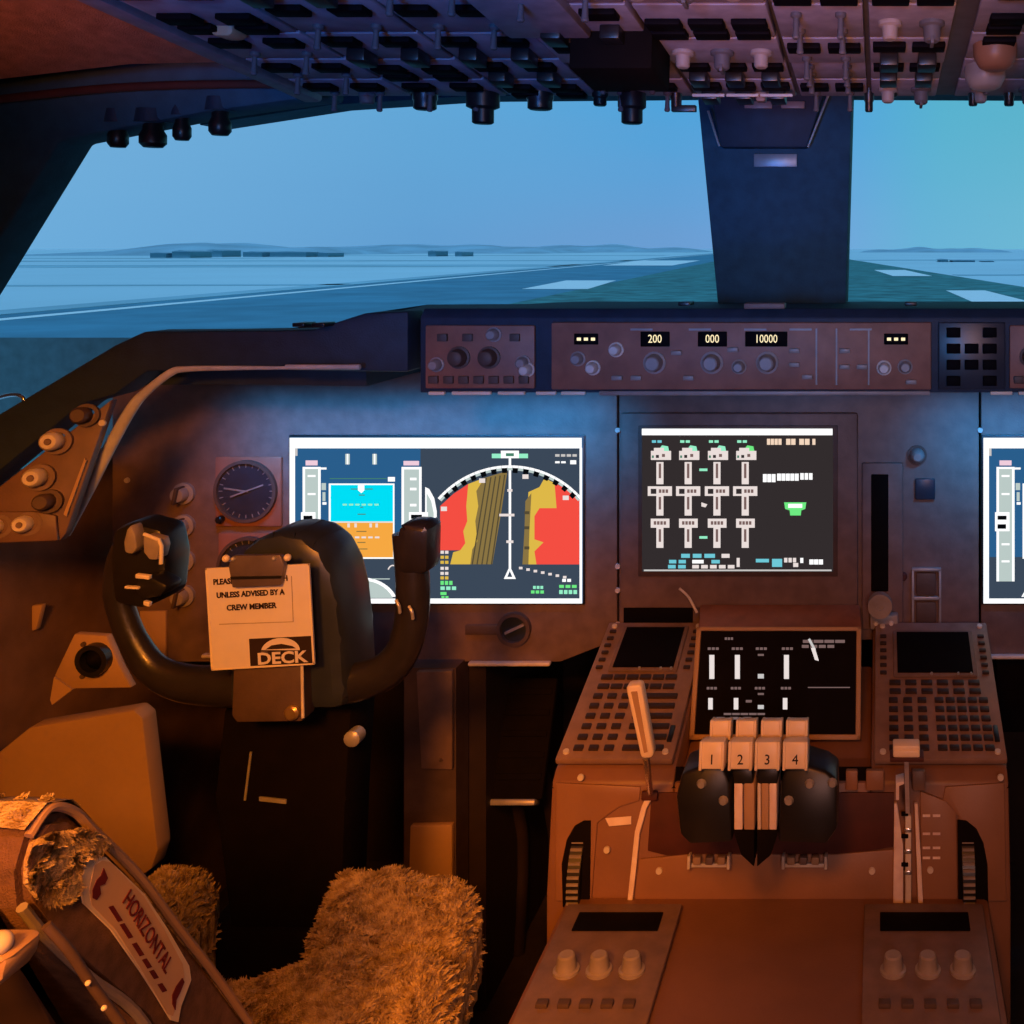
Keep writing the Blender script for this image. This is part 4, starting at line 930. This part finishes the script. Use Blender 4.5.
# column tube down to the floor, boot
bm = new(); prism(bm, poly_at([(222, 705), (352, 705), (346, 800), (340, 960), (232, 960), (212, 800)], KD + .02), (0, .07, 0), bev=.01); part('column_post', bm, M['blackm'], t)
bm = new(); c = Vector((at(280, 960, 1.34).x, 1.34, 0))
prism(bm, [c + Vector((x, y, 0)) for x, y in ((-.11, -.09), (.11, -.09), (.11, .09), (-.11, .09))], (0, 0, .10), bev=.02); prism(bm, [c + Vector((x, y, .05)) for x, y in ((-.075, -.05), (.075, -.05), (.075, .06), (-.075, .06))], (0, 0, .36), bev=.012); part('boot', bm, M['blackm'], t)
for x, y in ((188, 770), (207, 836)):
    pass
bm = new(); tube(bm, [at(251, 752, KD + .018), at(245, 800, KD + .018)], .0016, sm=1); part('cable_edge', bm, M['grey'], t)
bm = new(); prism(bm, poly_at([(259, 797), (286, 800), (286, 804), (259, 801)], KD + .018), (0, .004, 0)); part('cable_clip', bm, M['grey'], t)
bm = new(); lathe(bm, Matrix.Translation(at(354, 737, KD + .02)) @ Matrix.Rotation(R(90), 4, 'X'), [(.010, -.01), (.010, .006), (.006, .009)], 14); part('column_bolt', bm, M['grey'], t)

# ---- notice card clipped to the hub
CD = KD - .060
CF = Frame(at(260, 618, CD), Vector((1, 0, .055)), Z)
t = thing('notice_card', at(262, 668, CD), 'pale printed notice card clipped to the control wheel hub', 'card')
bm = new(); prism(bm, poly_at([(205, 568.5), (309, 564), (314.5, 664.5), (211.5, 670.5)], CD), (0, .0025, 0)); part('sheet', bm, M['paper'], t, False)
bm = new()
for q in ([(205, 568.5), (309, 564), (309, 565.2), (205, 569.7)], [(205, 568.5), (206.8, 568.5), (213, 670), (211, 670)], [(211, 669), (314, 662.5), (314.5, 664.5), (211.5, 670.6)], [(307.6, 564), (309, 564), (314.5, 664), (313, 664)]): prism(bm, poly_at(q, CD - .0006), (0, .0005, 0))
part('sheet_edge', bm, M['white'], t, False)
bm = new()
for q in ([(291, 576), (291.7, 576), (293.5, 622), (292.8, 622)], [(219, 624), (293.5, 621.5), (293.5, 622.1), (219, 624.7)]): prism(bm, poly_at(q, CD - .0005), (0, .0004, 0))
part('ruled_line', bm, M['knob'], t, False)
CFt = lambda x, y: CF.P(x, y, .0012)
for s, x, y, w_ in (('PLEASE DO NOT TOUCH', 251, 580, 74), ('UNLESS ADVISED BY A', 251, 593.5, 68), ('CREW MEMBER', 252, 606.5, 50)):
    o = text('printed_line', s, .0090, CFt(x, y), t, M['ink'], .0002, bold=.00028)
    me = o.data; xs = [v.co.x for v in me.vertices]; k = (w_ * CD / FL) / (max(xs) - min(xs)); me.transform(Matrix.Diagonal((k, 1.0, 1, 1)))
    # heavier strokes, as printed in bold
    for dx in (.0003, -.0003):
        pass
g = Gfx(CF, 0, .0010); g.poly([(248.5, 638), (312, 634.5), (313.8, 662.5), (250.5, 666)], M['paper']); g.poly([(249.5, 638.5), (311.5, 635.5), (313, 662.8), (251, 665.7)], M['ink'])
arc = [(281 + 19.5 * math.cos(a), 651 - 13.5 * math.sin(a)) for a in [R(i * 180 / 16) for i in range(17)]]
g.poly([(x, y - (x - 281) * .05) for x, y in arc], M['paper']); g.poly([(266, 649.2), (272, 645), (282, 643.4), (293, 645.6), (296.5, 648)], M['ink']); g.rect(258, 649.7, 303, 651.5, M['ink'])
g.done('logo_block', t)
o = text('logo_word', 'DECK', .0185, CF.P(283, 657.5, .0022), t, M['paper'], .0003, bold=.0005)
xs = [v.co.x for v in o.data.vertices]; k = (50 * CD / FL) / (max(xs) - min(xs)); o.data.transform(Matrix.Diagonal((k, 1, 1, 1)))
t = thing('card_clip', at(262, 588, CD - .004), 'dark metal spring clip holding the notice card on the hub', 'clip')
bm = new(); prism(bm, poly_at([(228, 566), (232, 556), (280, 555), (284, 566), (280, 586), (232, 588)], CD - .009), (0, .008, 0), bev=.0015); part('clip_jaw', bm, M['clip'], t)
bm = new(); prism(bm, poly_at([(230, 577), (282, 576), (281, 578.5), (231, 579.5)], CD - .011), (0, .002, 0)); part('jaw_ridge', bm, M['black'], t)
for x, y in ((226, 558.5), (287.5, 557.5)):
    bm = new(); ball(bm, at(x, y, CD - .006), .0042); part('clip_rivet', bm, M['white'], t)
for x, y in ((233, 559), (274, 558.5)):
    bm = new(); ball(bm, at(x, y, CD - .010), .0028); part('clip_rivet', bm, M['grey'], t)
# ================================================================== captain's seat
def inside(p, poly):
    c = False; n = len(poly)
    for i in range(n):
        a, b = poly[i], poly[i - 1]
        if (a[1] > p[1]) != (b[1] > p[1]) and p[0] < (b[0] - a[0]) * (p[1] - a[1]) / (b[1] - a[1]) + a[0]: c = not c
    return c
def edge_dist(p, poly):
    best = 9; n = len(poly); p = Vector(p)
    for i in range(n):
        a, b = Vector(poly[i]), Vector(poly[i - 1]); ab = b - a
        q = a + ab * max(0, min(1, (p - a).dot(ab) / ab.dot(ab))); best = min(best, (p - q).length)
    return best
SO = (-.55, .85, 0)
t = thing('pilot_seat', SO, 'captain seat with shaggy sheepskin cushion and fabric back with placard', 'seat')
cush = [(-.755, 1.30), (-.735, 1.325), (-.675, 1.325), (-.652, 1.28), (-.628, 1.19), (-.60, 1.125), (-.505, 1.123), (-.484, 1.15), (-.505, 1.24), (-.528, 1.305), (-.515, 1.325), (-.43, 1.318), (-.345, 1.30), (-.322, 1.27), (-.30, 1.16), (-.268, 1.04), (-.27, .86), (-.78, .86)]
ST = .485
def hgt(x, y):
    e = edge_dist((x, y), cush); s_ = min(1, e / .045); s_ = math.sqrt(max(0, 1 - (1 - s_) ** 2))
    n1 = noise.noise(Vector((x * 26, y * 26, 0))); n2 = noise.noise(Vector((x * 75, y * 75, 3)))
    return ST - .055 * (1 - s_) + .008 * n1 + .006 * n2 - .012 * math.exp(-((y - 1.165) / .02) ** 2)
bm = new(); st = .0055; V = {}
nx, ny = int(.54 / st), int(.50 / st)
def gv(i, j):
    if (i, j) not in V:
        x, y = -.79 + i * st, .85 + j * st; V[(i, j)] = bm.verts.new((x, y, hgt(x, y)))
    return V[(i, j)]
top = []
for i in range(nx):
    for j in range(ny):
        if inside((-.79 + (i + .5) * st, .85 + (j + .5) * st), cush):
            top.append(bm.faces.new((gv(i, j), gv(i + 1, j), gv(i + 1, j + 1), gv(i, j + 1))))
be = [e for e in bm.edges if len(e.link_faces) == 1]
r = bmesh.ops.extrude_edge_only(bm, edges=be)
for v in [x for x in r['geom'] if isinstance(x, bmesh.types.BMVert)]:
    v.co.z = .37 + .01 * noise.noise(v.co * 40)
samp = [(f.calc_center_median().copy(), f.normal.copy()) for f in bm.faces]
bmesh.ops.recalc_face_normals(bm, faces=bm.faces[:])
samp = [(f.calc_center_median().copy(), f.normal.copy()) for f in bm.faces]
samp = [(c, n if n.z >= -.01 else -n) for c, n in samp]
cu = part('cushion', bm, M['fleece'], t)
def tufts(samp, count, ln, name, parent, wd=.0016):
    bm = new()
    for _ in range(count):
        c, n = random.choice(samp)
        c = c + Vector((random.uniform(-.003, .003), random.uniform(-.003, .003), 0))
        fl = Vector((noise.noise(c * 30), noise.noise(c * 30 + Vector((9, 0, 0))), noise.noise(c * 30 + Vector((0, 7, 0))) * .5))
        d = (n * .75 + fl * 1.3 + Vector((random.uniform(-.5, .5), random.uniform(-.5, .5), random.uniform(-.2, .3)))).normalized()
        l = ln * random.uniform(.5, 1.2); s_ = d.orthogonal().normalized() * wd
        m1 = c + d * l * .5; d2 = (d + fl * .8).normalized(); e = m1 + d2 * l * .5
        a = [bm.verts.new(c - s_ - n * .002), bm.verts.new(c + s_ - n * .002), bm.verts.new(m1 + s_ * .8), bm.verts.new(m1 - s_ * .8), bm.verts.new(e)]
        bm.faces.new(a[:4]); bm.faces.new((a[3], a[2], a[4]))
    o = part(name, bm, M['fleece'], parent); o['kind'] = 'stuff'; return o
tufts(samp, 42000, .0065, 'sheepskin_pile', cu, .0012)
bm = new(); box(bm, Matrix(), -.74, -.33, .87, 1.10, .30, .43, .02); part('seat_pan', bm, M['seatshell'], t)
bm = new(); box(bm, Matrix(), -.68, -.40, .86, 1.08, .0, .31, .03); part('seat_base', bm, M['dim'], t)
# the back: a leaning slab
SX = -.330
prof = [(.651, .889), (.69, .838), (.73, .778), (.772, .716), (.816, .647), (.905, .50), (.905, .455), (.85, .44), (.815, .50), (.762, .60), (.701, .732), (.65, .80), (.618, .845), (.602, .872), (.600, .893), (.607, .909), (.620, .915), (.636, .908)]
bm = new(); nxs = 14; rings = []
for k in range(nxs + 1):
    x = -.80 + (SX + .80) * k / nxs; u = min(k, nxs - k) / nxs; ins = .006 if k in (0, nxs) else 0
    lift = .002 * (1 - math.exp(-u * 9))
    row = []
    for i, (d, z) in enumerate(prof):
        cd_ = Vector((.70, .75)); zz = z + lift * max(0, (z - .75) / .16); dd = d
        row.append(bm.verts.new((x, dd, zz)))
    rings.append(row)
n = len(prof)
for a, b in zip(rings, rings[1:]):
    for i in range(n): bm.faces.new((a[i], a[(i + 1) % n], b[(i + 1) % n], b[i]))
c0 = bm.faces.new(rings[0]); c1 = bm.faces.new(rings[-1][::-1])
bmesh.ops.recalc_face_normals(bm, faces=bm.faces[:])
es = [e for f in (c0, c1) for e in f.edges]
bmesh.ops.bevel(bm, geom=es, offset=.005, segments=2, affect='EDGES')
bk = part('backrest', bm, M['fabric'], t)
# piping along the front and rear edges of the side face
bm = new(); tube(bm, [Vector((SX - .002, d, z + .001)) for d, z in [(.607, .909), (.622, .917), (.640, .906), (.655, .887), (.695, .835), (.733, .777), (.775, .714), (.818, .645), (.905, .50)]], .0028, up=X, seg=8); part('piping', bm, M['tan'], bk)
bm = new(); tube(bm, [Vector((SX - .002, d, z)) for d, z in [(.602, .872), (.62, .843), (.652, .798), (.703, .73), (.764, .598)]], .003, up=X, seg=8); part('piping', bm, M['knob'], bk)
# sheepskin over the crest
rows = []; bm = new(); fs = []
pc = [(.668, .868), (.651, .889), (.638, .909), (.620, .917), (.605, .912)]
for k in range(30):
    x = -.80 + k * (SX - .001 + .80) / 29; u = min(k, 29 - k) / 29; lift = .002 * (1 - math.exp(-u * 9)); row = []
    for d, z in pc:
        o_ = Vector((0, d - .628, z - .875)).normalized() * (.006 + .003 * noise.noise(Vector((x * 60, d * 60, z * 60))))
        row.append(bm.verts.new(Vector((x, d, z + lift * max(0, (z - .75) / .16))) + o_))
    rows.append(row)
for a, b in zip(rows, rows[1:]):
    for i in range(len(pc) - 1): bm.faces.new((a[i], a[i + 1], b[i + 1], b[i]))
bmesh.ops.recalc_face_normals(bm, faces=bm.faces[:])
cen = Vector((0, .628, .875))
sm = [(f.calc_center_median().copy(), (f.calc_center_median() - Vector((f.calc_center_median().x, .628, .875))).normalized()) for f in bm.faces if f.calc_center_median().x > -.56]
cv = part('sheepskin_cover', bm, M['fleece'], bk)
tufts(sm, 3500, .0035, 'sheepskin_pile', cv, .0009)
# fleece tucked round the shoulder of the side face
def son(px, py, n=0): return on(px, py, (SX, 0, 0), X, n)
pad = [(30, 842), (50, 832), (80, 829), (104, 836), (112, 848), (98, 851), (84, 856), (75, 872), (72, 900), (55, 903), (36, 900), (24, 884), (24, 862)]
bm = new(); prism(bm, [son(x, y, -.001) for x, y in pad], X * .003, bev=.001)
k = 0
while k < 2600:
    px, py = random.uniform(22, 112), random.uniform(828, 905)
    if not inside((px, py), pad): continue
    k += 1; p = son(px, py, .002)
    fl = Vector((.3, noise.noise(p * 90) * 1.6, noise.noise(p * 90 + Vector((5, 5, 5))) * 1.6 - .2)).normalized(); s_ = fl.cross(X).normalized() * .0009
    q = p + fl * random.uniform(.003, .006) + X * .001
    bm.faces.new([bm.verts.new(p - s_), bm.verts.new(p + s_), bm.verts.new(q)])
o = part('sheepskin_edge', bm, M['fleece'], bk); o['kind'] = 'stuff'
# placard on the side
lab = [(83, 860), (92, 855), (102, 857), (120, 874), (141, 894), (165, 930), (186, 966), (188, 980), (178, 1006), (175, 1022), (168, 1020), (152, 994), (137, 971), (108, 930), (80, 903), (77, 887)]
bm = new(); prism(bm, [son(x, y, .0012) for x, y in lab], X * .0012); pk = part('placard', bm, M['lever'], bk, False); pk['label'] = 'cream placard with dark red arrows and print'
cx, cy = sum(p[0] for p in lab) / len(lab), sum(p[1] for p in lab) / len(lab)
bm = new(); prism(bm, [son(cx + (x - cx) * .86, cy + (y - cy) * .93, .0024) for x, y in lab], X * .0003); part('placard_field', bm, M['field'], pk, False)
bm = new()
for q in ([(99, 868), (103, 878), (100, 884), (95, 886), (96, 894), (92, 900), (88, 898), (88, 890), (92, 880), (96, 876)], [(178, 978), (180, 982), (176, 992), (172, 1000), (171, 1010), (168, 1004), (168, 995), (172, 986)]): prism(bm, [son(x, y, .0027) for x, y in q], X * .0005)
part('arrow', bm, M['maroon'], pk, False)
p0, p1 = son(121, 896, .0032), son(164, 968, .0032); ux = (p1 - p0); wd_ = ux.length; ux.normalize()
MT = Matrix((ux, X.cross(ux), X)).transposed().to_4x4(); MT.translation = (p0 + p1) / 2
o = text('placard_print', 'HORIZONTAL', .0125, MT, pk, M['maroon'], .0003)
xs = [v.co.x for v in o.data.vertices]; o.data.transform(Matrix.Diagonal((wd_ / (max(xs) - min(xs)), 1, 1, 1)))
bm = new()
for f0, f1 in ((0, .17), (.2, .36), (.42, .56), (.60, .70), (.73, .82), (.88, .97)):
    a = (104 + 56 * f0, 907 + 88 * f0); b = (104 + 56 * f1, 907 + 88 * f1)
    prism(bm, [son(a[0], a[1], .0027), son(a[0] + 4.5, a[1] - 1.5, .0027), son(b[0] + 4.5, b[1] - 1.5, .0027), son(b[0], b[1], .0027)], X * .0004)
part('placard_print', bm, M['maroon'], pk, False)
# shell, frame tube and folded armrest hinge on the rear
bm = new(); prism(bm, [(x, d, z) for x, (d, z) in zip([-.78] * 4, [(.590, .893), (.60, .868), (.745, .585), (.72, .58)])], (.435, 0, 0), bev=.004); part('rear_shell', bm, M['seatshell'], t)
bm = new(); tube(bm, [at(46, 925, .572), at(70, 952, .578), at(92, 985, .588), at(122, 1026, .60)], .0026, seg=10); o = part('frame_tube', bm, M['brown_dark'], t)
for x, y in ((88, 983), (104, 1008)):
    bm = new(); ball(bm, at(x, y, .583), .0015); part('rivet', bm, M['white'], o)
bm = new(); prism(bm, poly_at([(-40, 926), (38, 926), (45, 931), (40, 950), (30, 962), (-40, 972)], .575), (0, -.025, 0), bev=.004); part('armrest_hinge', bm, M['tan'], t)
bm = new(); ball(bm, at(0, 943, .555), .006); part('hinge_pin', bm, M['white'], t)

# ================================================================== left side fittings
KB = 1.35
pts = [(112, 399), (66, 533), (60, 541), (0, 543), (-70, 546), (-70, 535), (0, 486)]
pn = Vector((.30, -1, .12)).normalized(); p0 = at(40, 480, 1.36)
t = thing('side_knob_panel', at(20, 541, 1.36), 'brown triangular knob panel on the left sidewall below the hood rail', 'control panel')
PO = lambda x, y, o=0: on(x, y, p0, pn, o)
uu = Vector((0, 0, 1)).cross(pn).normalized(); SF = Frame(p0, uu, pn.cross(uu))
bm = new(); prism(bm, [PO(x, y) for x, y in pts], -pn * .02, bev=.002); part('face_plate', bm, M['plate'], t)
bm = new(); prism(bm, [PO(x, y, .0005) for x, y in [(-70, 512), (37, 511), (58, 515), (60, 540), (-70, 545)]], pn * .006, bev=.0015); part('lower_plate', bm, M['plate'], t)
bm = new(); prism(bm, [PO(x, y, .0005) for x, y in [(86, 458), (88, 460), (68, 516), (65, 514)]], pn * .004); part('edge_trim', bm, M['tan'], t)
def ringknob(x, y, r_, cap, lit):
    s_ = 1.36 / FL * r_; m = SF.P(x, y, .001)
    bm = new(); ring(bm, SF.P(x + 4, y, .001), s_ * 1.0, s_ * 1.45, 0, .006, 22); part('knob_collar', bm, M['brown_dark'] if not lit else M['brown'], t)
    bm = new(); lathe(bm, m, [(s_ * 1.0, 0), (s_ * 1.0, .016), (s_ * .75, .020), (s_ * .35, .020)], 20); part('knob', bm, cap, t)
    if lit:
        bm = new(); lathe(bm, m @ Matrix.Translation((0, 0, .020)), [(s_ * .38, 0), (s_ * .3, .002)], 12); part('knob_cap', bm, M['brown'], t)
ringknob(55, 441, 9, M['knobp'], True); ringknob(38, 477, 9, M['knobp'], True); ringknob(27, 523, 8, M['knobp'], True); ringknob(-3, 526, 8, M['knobp'], True)
ringknob(47, 501, 8, M['brown_dark'], False); ringknob(84, 415, 8, M['brown_dark'], False)
inst('screw', scr, t, SF.P(103, 423, .001))
# air outlet bracket
t = thing('air_outlet', at(95, 690, 1.42), 'round black air outlet on an angled tan bracket, lower left', 'air vent')
AFr = Frame(at(97, 660, 1.42))
bm = new(); prism(bm, poly_at([(74, 634), (106, 636), (120, 668), (131, 688), (72, 689), (54, 676)], 1.42), (0, .012, 0), bev=.002)
prism(bm, poly_at([(54, 677), (72, 690), (52, 705), (50, 700)], 1.425), (0, .012, 0)); part('bracket', bm, M['tan'], t)
m = AFr.P(97, 658); bm = new(); ring(bm, m, .015, .0215, 0, .012, 28); part('outlet_ring', bm, M['black'], t)
bm = new(); lathe(bm, m, [(.015, .001), (.011, .006), (.006, .012), (.003, .014)], 20); part('nozzle', bm, M['blackg'], t)
for x, y in ((84, 644), (83, 676)):
    bm = new(); cyl(bm, AFr.P(x, y), .0035, .003, .003, 10); part('screw', bm, M['brown_dark'], t)
# orange kick panel
bm = new(); prism(bm, poly_at([(4, 752), (46, 718), (148, 701), (157, 709), (172, 838), (166, 857), (150, 868), (138, 900), (138, 1116), (3, 1116)], 1.51), (0, -.03, 0), bev=.004)
o = part('kick_panel', bm, M['tan'], org=at(90, 1116, 1.51)); tag(o, 'smooth orange-tan angled panel at lower left behind the seat back', 'panel')
bm = new(); prism(bm, poly_at([(29, 606), (42, 605), (36, 630), (29, 632)], 1.585), (0, .01, 0), bev=.002)
tag(part('hook', bm, M['tan'], org=at(35, 632, 1.585)), 'small pale tab on the dark sidewall above the air outlet', 'tab')
# console ledge carrying them
bm = new(); box(bm, Matrix(), -1.12, -1.03, .2, 1.37, .0, .62, .01); struct('trim_console_left', bm, M['sidewall'], True)

# ================================================================== footwell
FWD = 1.76
for px, dd, lb in ((272, 1.80, 'left rudder pedal in the dark footwell behind the control column'), (515, 1.76, 'right rudder pedal in the dark gap beside the control stand')):
    t = thing('rudder_pedal', Vector((at(px, 800, dd).x, dd + .06, .0)), lb, 'pedal', 'captain rudder pedals')
    c = at(px, 800, dd)
    PFr = Frame(c, X, (0, .10, .20))
    bm = new(); box(bm, PFr.M, -.05, .05, .0, .19, 0, .016, .006); part('pedal_plate', bm, M['blackm'], t)
    bm = new()
    for k in range(5): box(bm, PFr.M, -.044, .044, .03 + k * .033, .04 + k * .033, .016, .019, .001)
    part('tread_ribs', bm, M['blackm'], t)
    bm = new(); box(bm, PFr.M, -.04, .04, -.008, .002, -.01, .022, .003); part('heel_bar', bm, M['grey'], t)
    bm = new(); tube(bm, [PFr.pt(-.03, .06, -.0), Vector((c.x - .03, dd + .12, .2)), Vector((c.x - .03, dd + .10, .0))], .012, sm=3); tube(bm, [PFr.pt(.03, .06, 0), Vector((c.x + .03, dd + .12, .2)), Vector((c.x + .03, dd + .10, .0))], .012, sm=3); part('pedal_arm', bm, M['dim'], t)
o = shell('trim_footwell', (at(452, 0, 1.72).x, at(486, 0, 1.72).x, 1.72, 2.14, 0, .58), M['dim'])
t = thing('footwell_divider', (at(435, 0, 1.66).x, 1.66, 0), 'dark upright divider with two tan plates, right of the control wheel', 'divider')
bm = new(); prism(bm, [at(404, 668, 1.665), at(456, 668, 1.665), Vector((at(456, 0, 1.665).x, 1.665, 0)), Vector((at(404, 0, 1.665).x, 1.665, 0))], (0, .05, 0)); part('upright', bm, M['brown_dark'], t)
bm = new(); prism(bm, poly_at([(416, 672), (452, 671), (452, 770), (421, 769)], 1.655), (0, .011, 0), bev=.002); part('upper_plate', bm, M['brown'], t)
bm = new(); prism(bm, poly_at([(410, 826), (452, 825), (452, 905), (408, 905)], 1.655), (0, .011, 0), bev=.002); part('lower_plate', bm, M['tan'], t)
bm = new(); cyl(bm, Frame(at(441, 760, 1.654)).M, .003, .002, .003, 8); part('screw', bm, M['brown_dark'], t)
# right-hand footwell box seen past the control stand
bm = new(); prism(bm, poly_at([(996, 652), (1155, 652), (1155, 733), (996, 733)], 1.724), (0, .05, 0), bev=.004); tag(part('under_panel_box', bm, M['blackg'], org=at(1060, 733, 1.724)), 'dark glossy box under the right instrument panel', 'box')

# ================================================================== overhead panel
OF = Frame((0, 1.5, 1.469), X, (0, -1, .105))
t = thing('overhead_panel', OF.pt(0, .5), 'wide overhead switch panel hanging above the windows, edge on to view', 'overhead panel')
bm = new(); box(bm, OF.M, -.64, .80, -.004, 1.75, -.07, 0, .004); part('base_frame', bm, M['overheadb'], t)
bm = new(); box(bm, OF.M, -.668, -.640, -.01, 1.75, -.07, .010, .006); part('side_rail', bm, M['overhead'], t)
bm = new(); box(bm, OF.M, .80, .828, -.01, 1.75, -.07, .010, .006); part('side_rail', bm, M['overhead'], t)
tg = new(); lathe(tg, Matrix(), [(.006, 0), (.006, .004), (.0028, .006), (.0034, .022), (.0042, .026), (.003, .028)], 12); tg = proto(tg, M['overheadb'])
gd = new(); box(gd, Matrix(), -.011, .011, -.018, .018, 0, .016, .002); gd = proto(gd, M['black'])
an = new(); box(an, Matrix(), -.019, .019, -.012, .012, 0, .007, .0015); an = proto(an, M['blackg'])
rk = new(); lathe(rk, Matrix(), [(.014, 0), (.014, .004), (.010, .006), (.009, .020), (.007, .022)], 18); box(rk, Matrix(), -.002, .002, -.010, .010, .018, .026, .0006); rk = proto(rk, M['overheadb'])
rkl = new(); lathe(rkl, Matrix(), [(.013, 0), (.013, .004), (.009, .006), (.008, .018), (.006, .020)], 18); rkl = proto(rkl, M['knob'])
ed = new(); box(ed, Matrix(), -.022, .022, -.002, .002, 0, .004, .0006); ed = proto(ed, M['rail'])
cols = [-.632, -.50, -.365, -.235, -.10, .045, .145, .242, .262, .40, .54, .67, .79]
rws = [.012, .105, .20, .305, .42, .56]
rg = random.Random(11)
for ci in range(len(cols) - 1):
    if ci == 7: continue
    for ri in range(len(rws) - 1):
        u0, u1, v0, v1 = cols[ci] + .003, cols[ci + 1] - .003, rws[ri] + .003, rws[ri + 1] - .003
        mid = 3 <= ci <= 6
        bm = new(); th = .012 if (mid and ri > 1) else .006
        box(bm, OF.M, u0, u1, v0, v1, 0, th, .002); o = part('switch_panel', bm, M['overhead'], t)
        kind = rg.choice(['guard', 'toggle', 'ann', 'knob', 'mix']) if not (ci < 3) else rg.choice(['guard', 'ann', 'guard', 'mix'])
        n_ = max(2, int((u1 - u0) / .046)); 
        for k in range(n_):
            u = u0 + (k + .5) * (u1 - u0) / n_
            if kind == 'guard': inst('switch_guard', gd, o, OF.T(u, v0 + .03, th)); inst('caption_light', an, o, OF.T(u, v1 - .02, th)); (ri == 0 and rg.random() < .5) and inst('guard_edge', ed, o, OF.T(u, v0 + .052, th + .010))
            elif kind == 'toggle': inst('toggle_switch', tg, o, OF.T(u, v0 + .028, th)); inst('toggle_switch', tg, o, OF.T(u, v1 - .025, th))
            elif kind == 'ann': inst('caption_light', an, o, OF.T(u, v0 + .022, th)); inst('caption_light', an, o, OF.T(u, v0 + .056, th))
            elif kind == 'knob': inst('rotary_knob', rk if k % 2 else rkl, o, OF.T(u, (v0 + v1) / 2, th))
            else: inst('toggle_switch', tg, o, OF.T(u, v0 + .025, th)); inst('caption_light', an, o, OF.T(u, v1 - .025, th))
# larger fittings that read against the light
bm = new(); u0, va = OF.uv(594, 47); u1, vb = OF.uv(650, 16); box(bm, OF.M, u0, u1, va, va + .10, .0, .055, .004); part('dark_display_box', bm, M['blackm'], t)
bm = new(); u0, va = OF.uv(510, 20); u1, _ = OF.uv(592, 20); box(bm, OF.M, u0, u1, va, va + .2, .0, .022, .004); part('raised_plate', bm, M['overhead'], t)
def hang(name, px, ybot, r0, r1, m, d=1.47, top=None):
    b = at(px, ybot, d); z0 = OF.pt(0, (1.5 - d)).z + .004; s_ = d / FL
    bm = new(); h = z0 - b.z; lathe(bm, Matrix.Translation((b.x, d, z0)) @ Matrix.Rotation(math.pi, 4, 'X'), [(r0 * s_, 0), (r0 * s_, h * .55), (r1 * s_, h * .62), (r1 * s_, h - .002), (r1 * s_ * .8, h)], 18); part(name, bm, m, t)
for px, yb, r0, r1 in ((425, 110, 12, 11), (483, 124, 16, 10.5), (540, 110, 13, 12), (600, 106, 8, 6.5), (632, 124, 14, 10.5), (676, 108, 6, 5), (869, 112, 5, 4), (890, 97.5, 9, 7.5), (973, 106, 5, 4.5), (1009, 106, 5.5, 5), (990, 92, 4, 4)): hang('rotary_knob', px, yb, r0, r1, M['black'])
bm = new(); c = at(684, 109, 1.47); box(bm, Matrix.Translation(c), -.017, .017, -.006, .006, -.004, .005, .001); box(bm, Matrix.Translation(c), -.010, -.004, -.004, .004, .004, .02); part('tee_switch', bm, M['black'], t)
for px, w_ in ((367, 8),): hang('rotary_knob', px, 104, 8, 7, M['overheadb'])
for (a, b) in (((584, 92), (596, 90)), ((930, 88), (958, 86))):
    pass
bm = new(); prism(bm, [OF.pt(*OF.uv(x, y), n_) for x, y, n_ in ((202, 0, 0), (236, 0, 0), (236, 0, 0))][:0] or poly_at([(203, -6), (238, -6), (232, 33), (228, 36), (214, 36), (210, 33)], 1.17), (0, .03, 0), bev=.004); o = part('tapered_handle', bm, M['tan'], t); o['label'] = 'orange-tan tapered handle'
bm = new(); prism(bm, poly_at([(401, -4), (432, -4), (430, 14), (424, 18), (410, 18), (404, 14)], 1.17), (0, .03, 0), bev=.004); o = part('red_guard', bm, M['red'], t); o['label'] = 'red guard'
bm = new(); prism(bm, poly_at([(747, 76), (775, 76), (775, 80), (767, 82), (765, 101), (756, 101), (754, 82), (747, 80)], 1.46), (0, .02, 0), bev=.002); part('tee_handle', bm, M['brown'], t)
for px, py, m in ((995, 40, M['quad']), (985, 62, M['knob'])):
    p = OF.uv(px, py); bm = new(); lathe(bm, OF.T(*p, .0), [(.026, 0), (.026, .02), (.02, .032), (.012, .036)], 20); part('round_knob', bm, m, t)
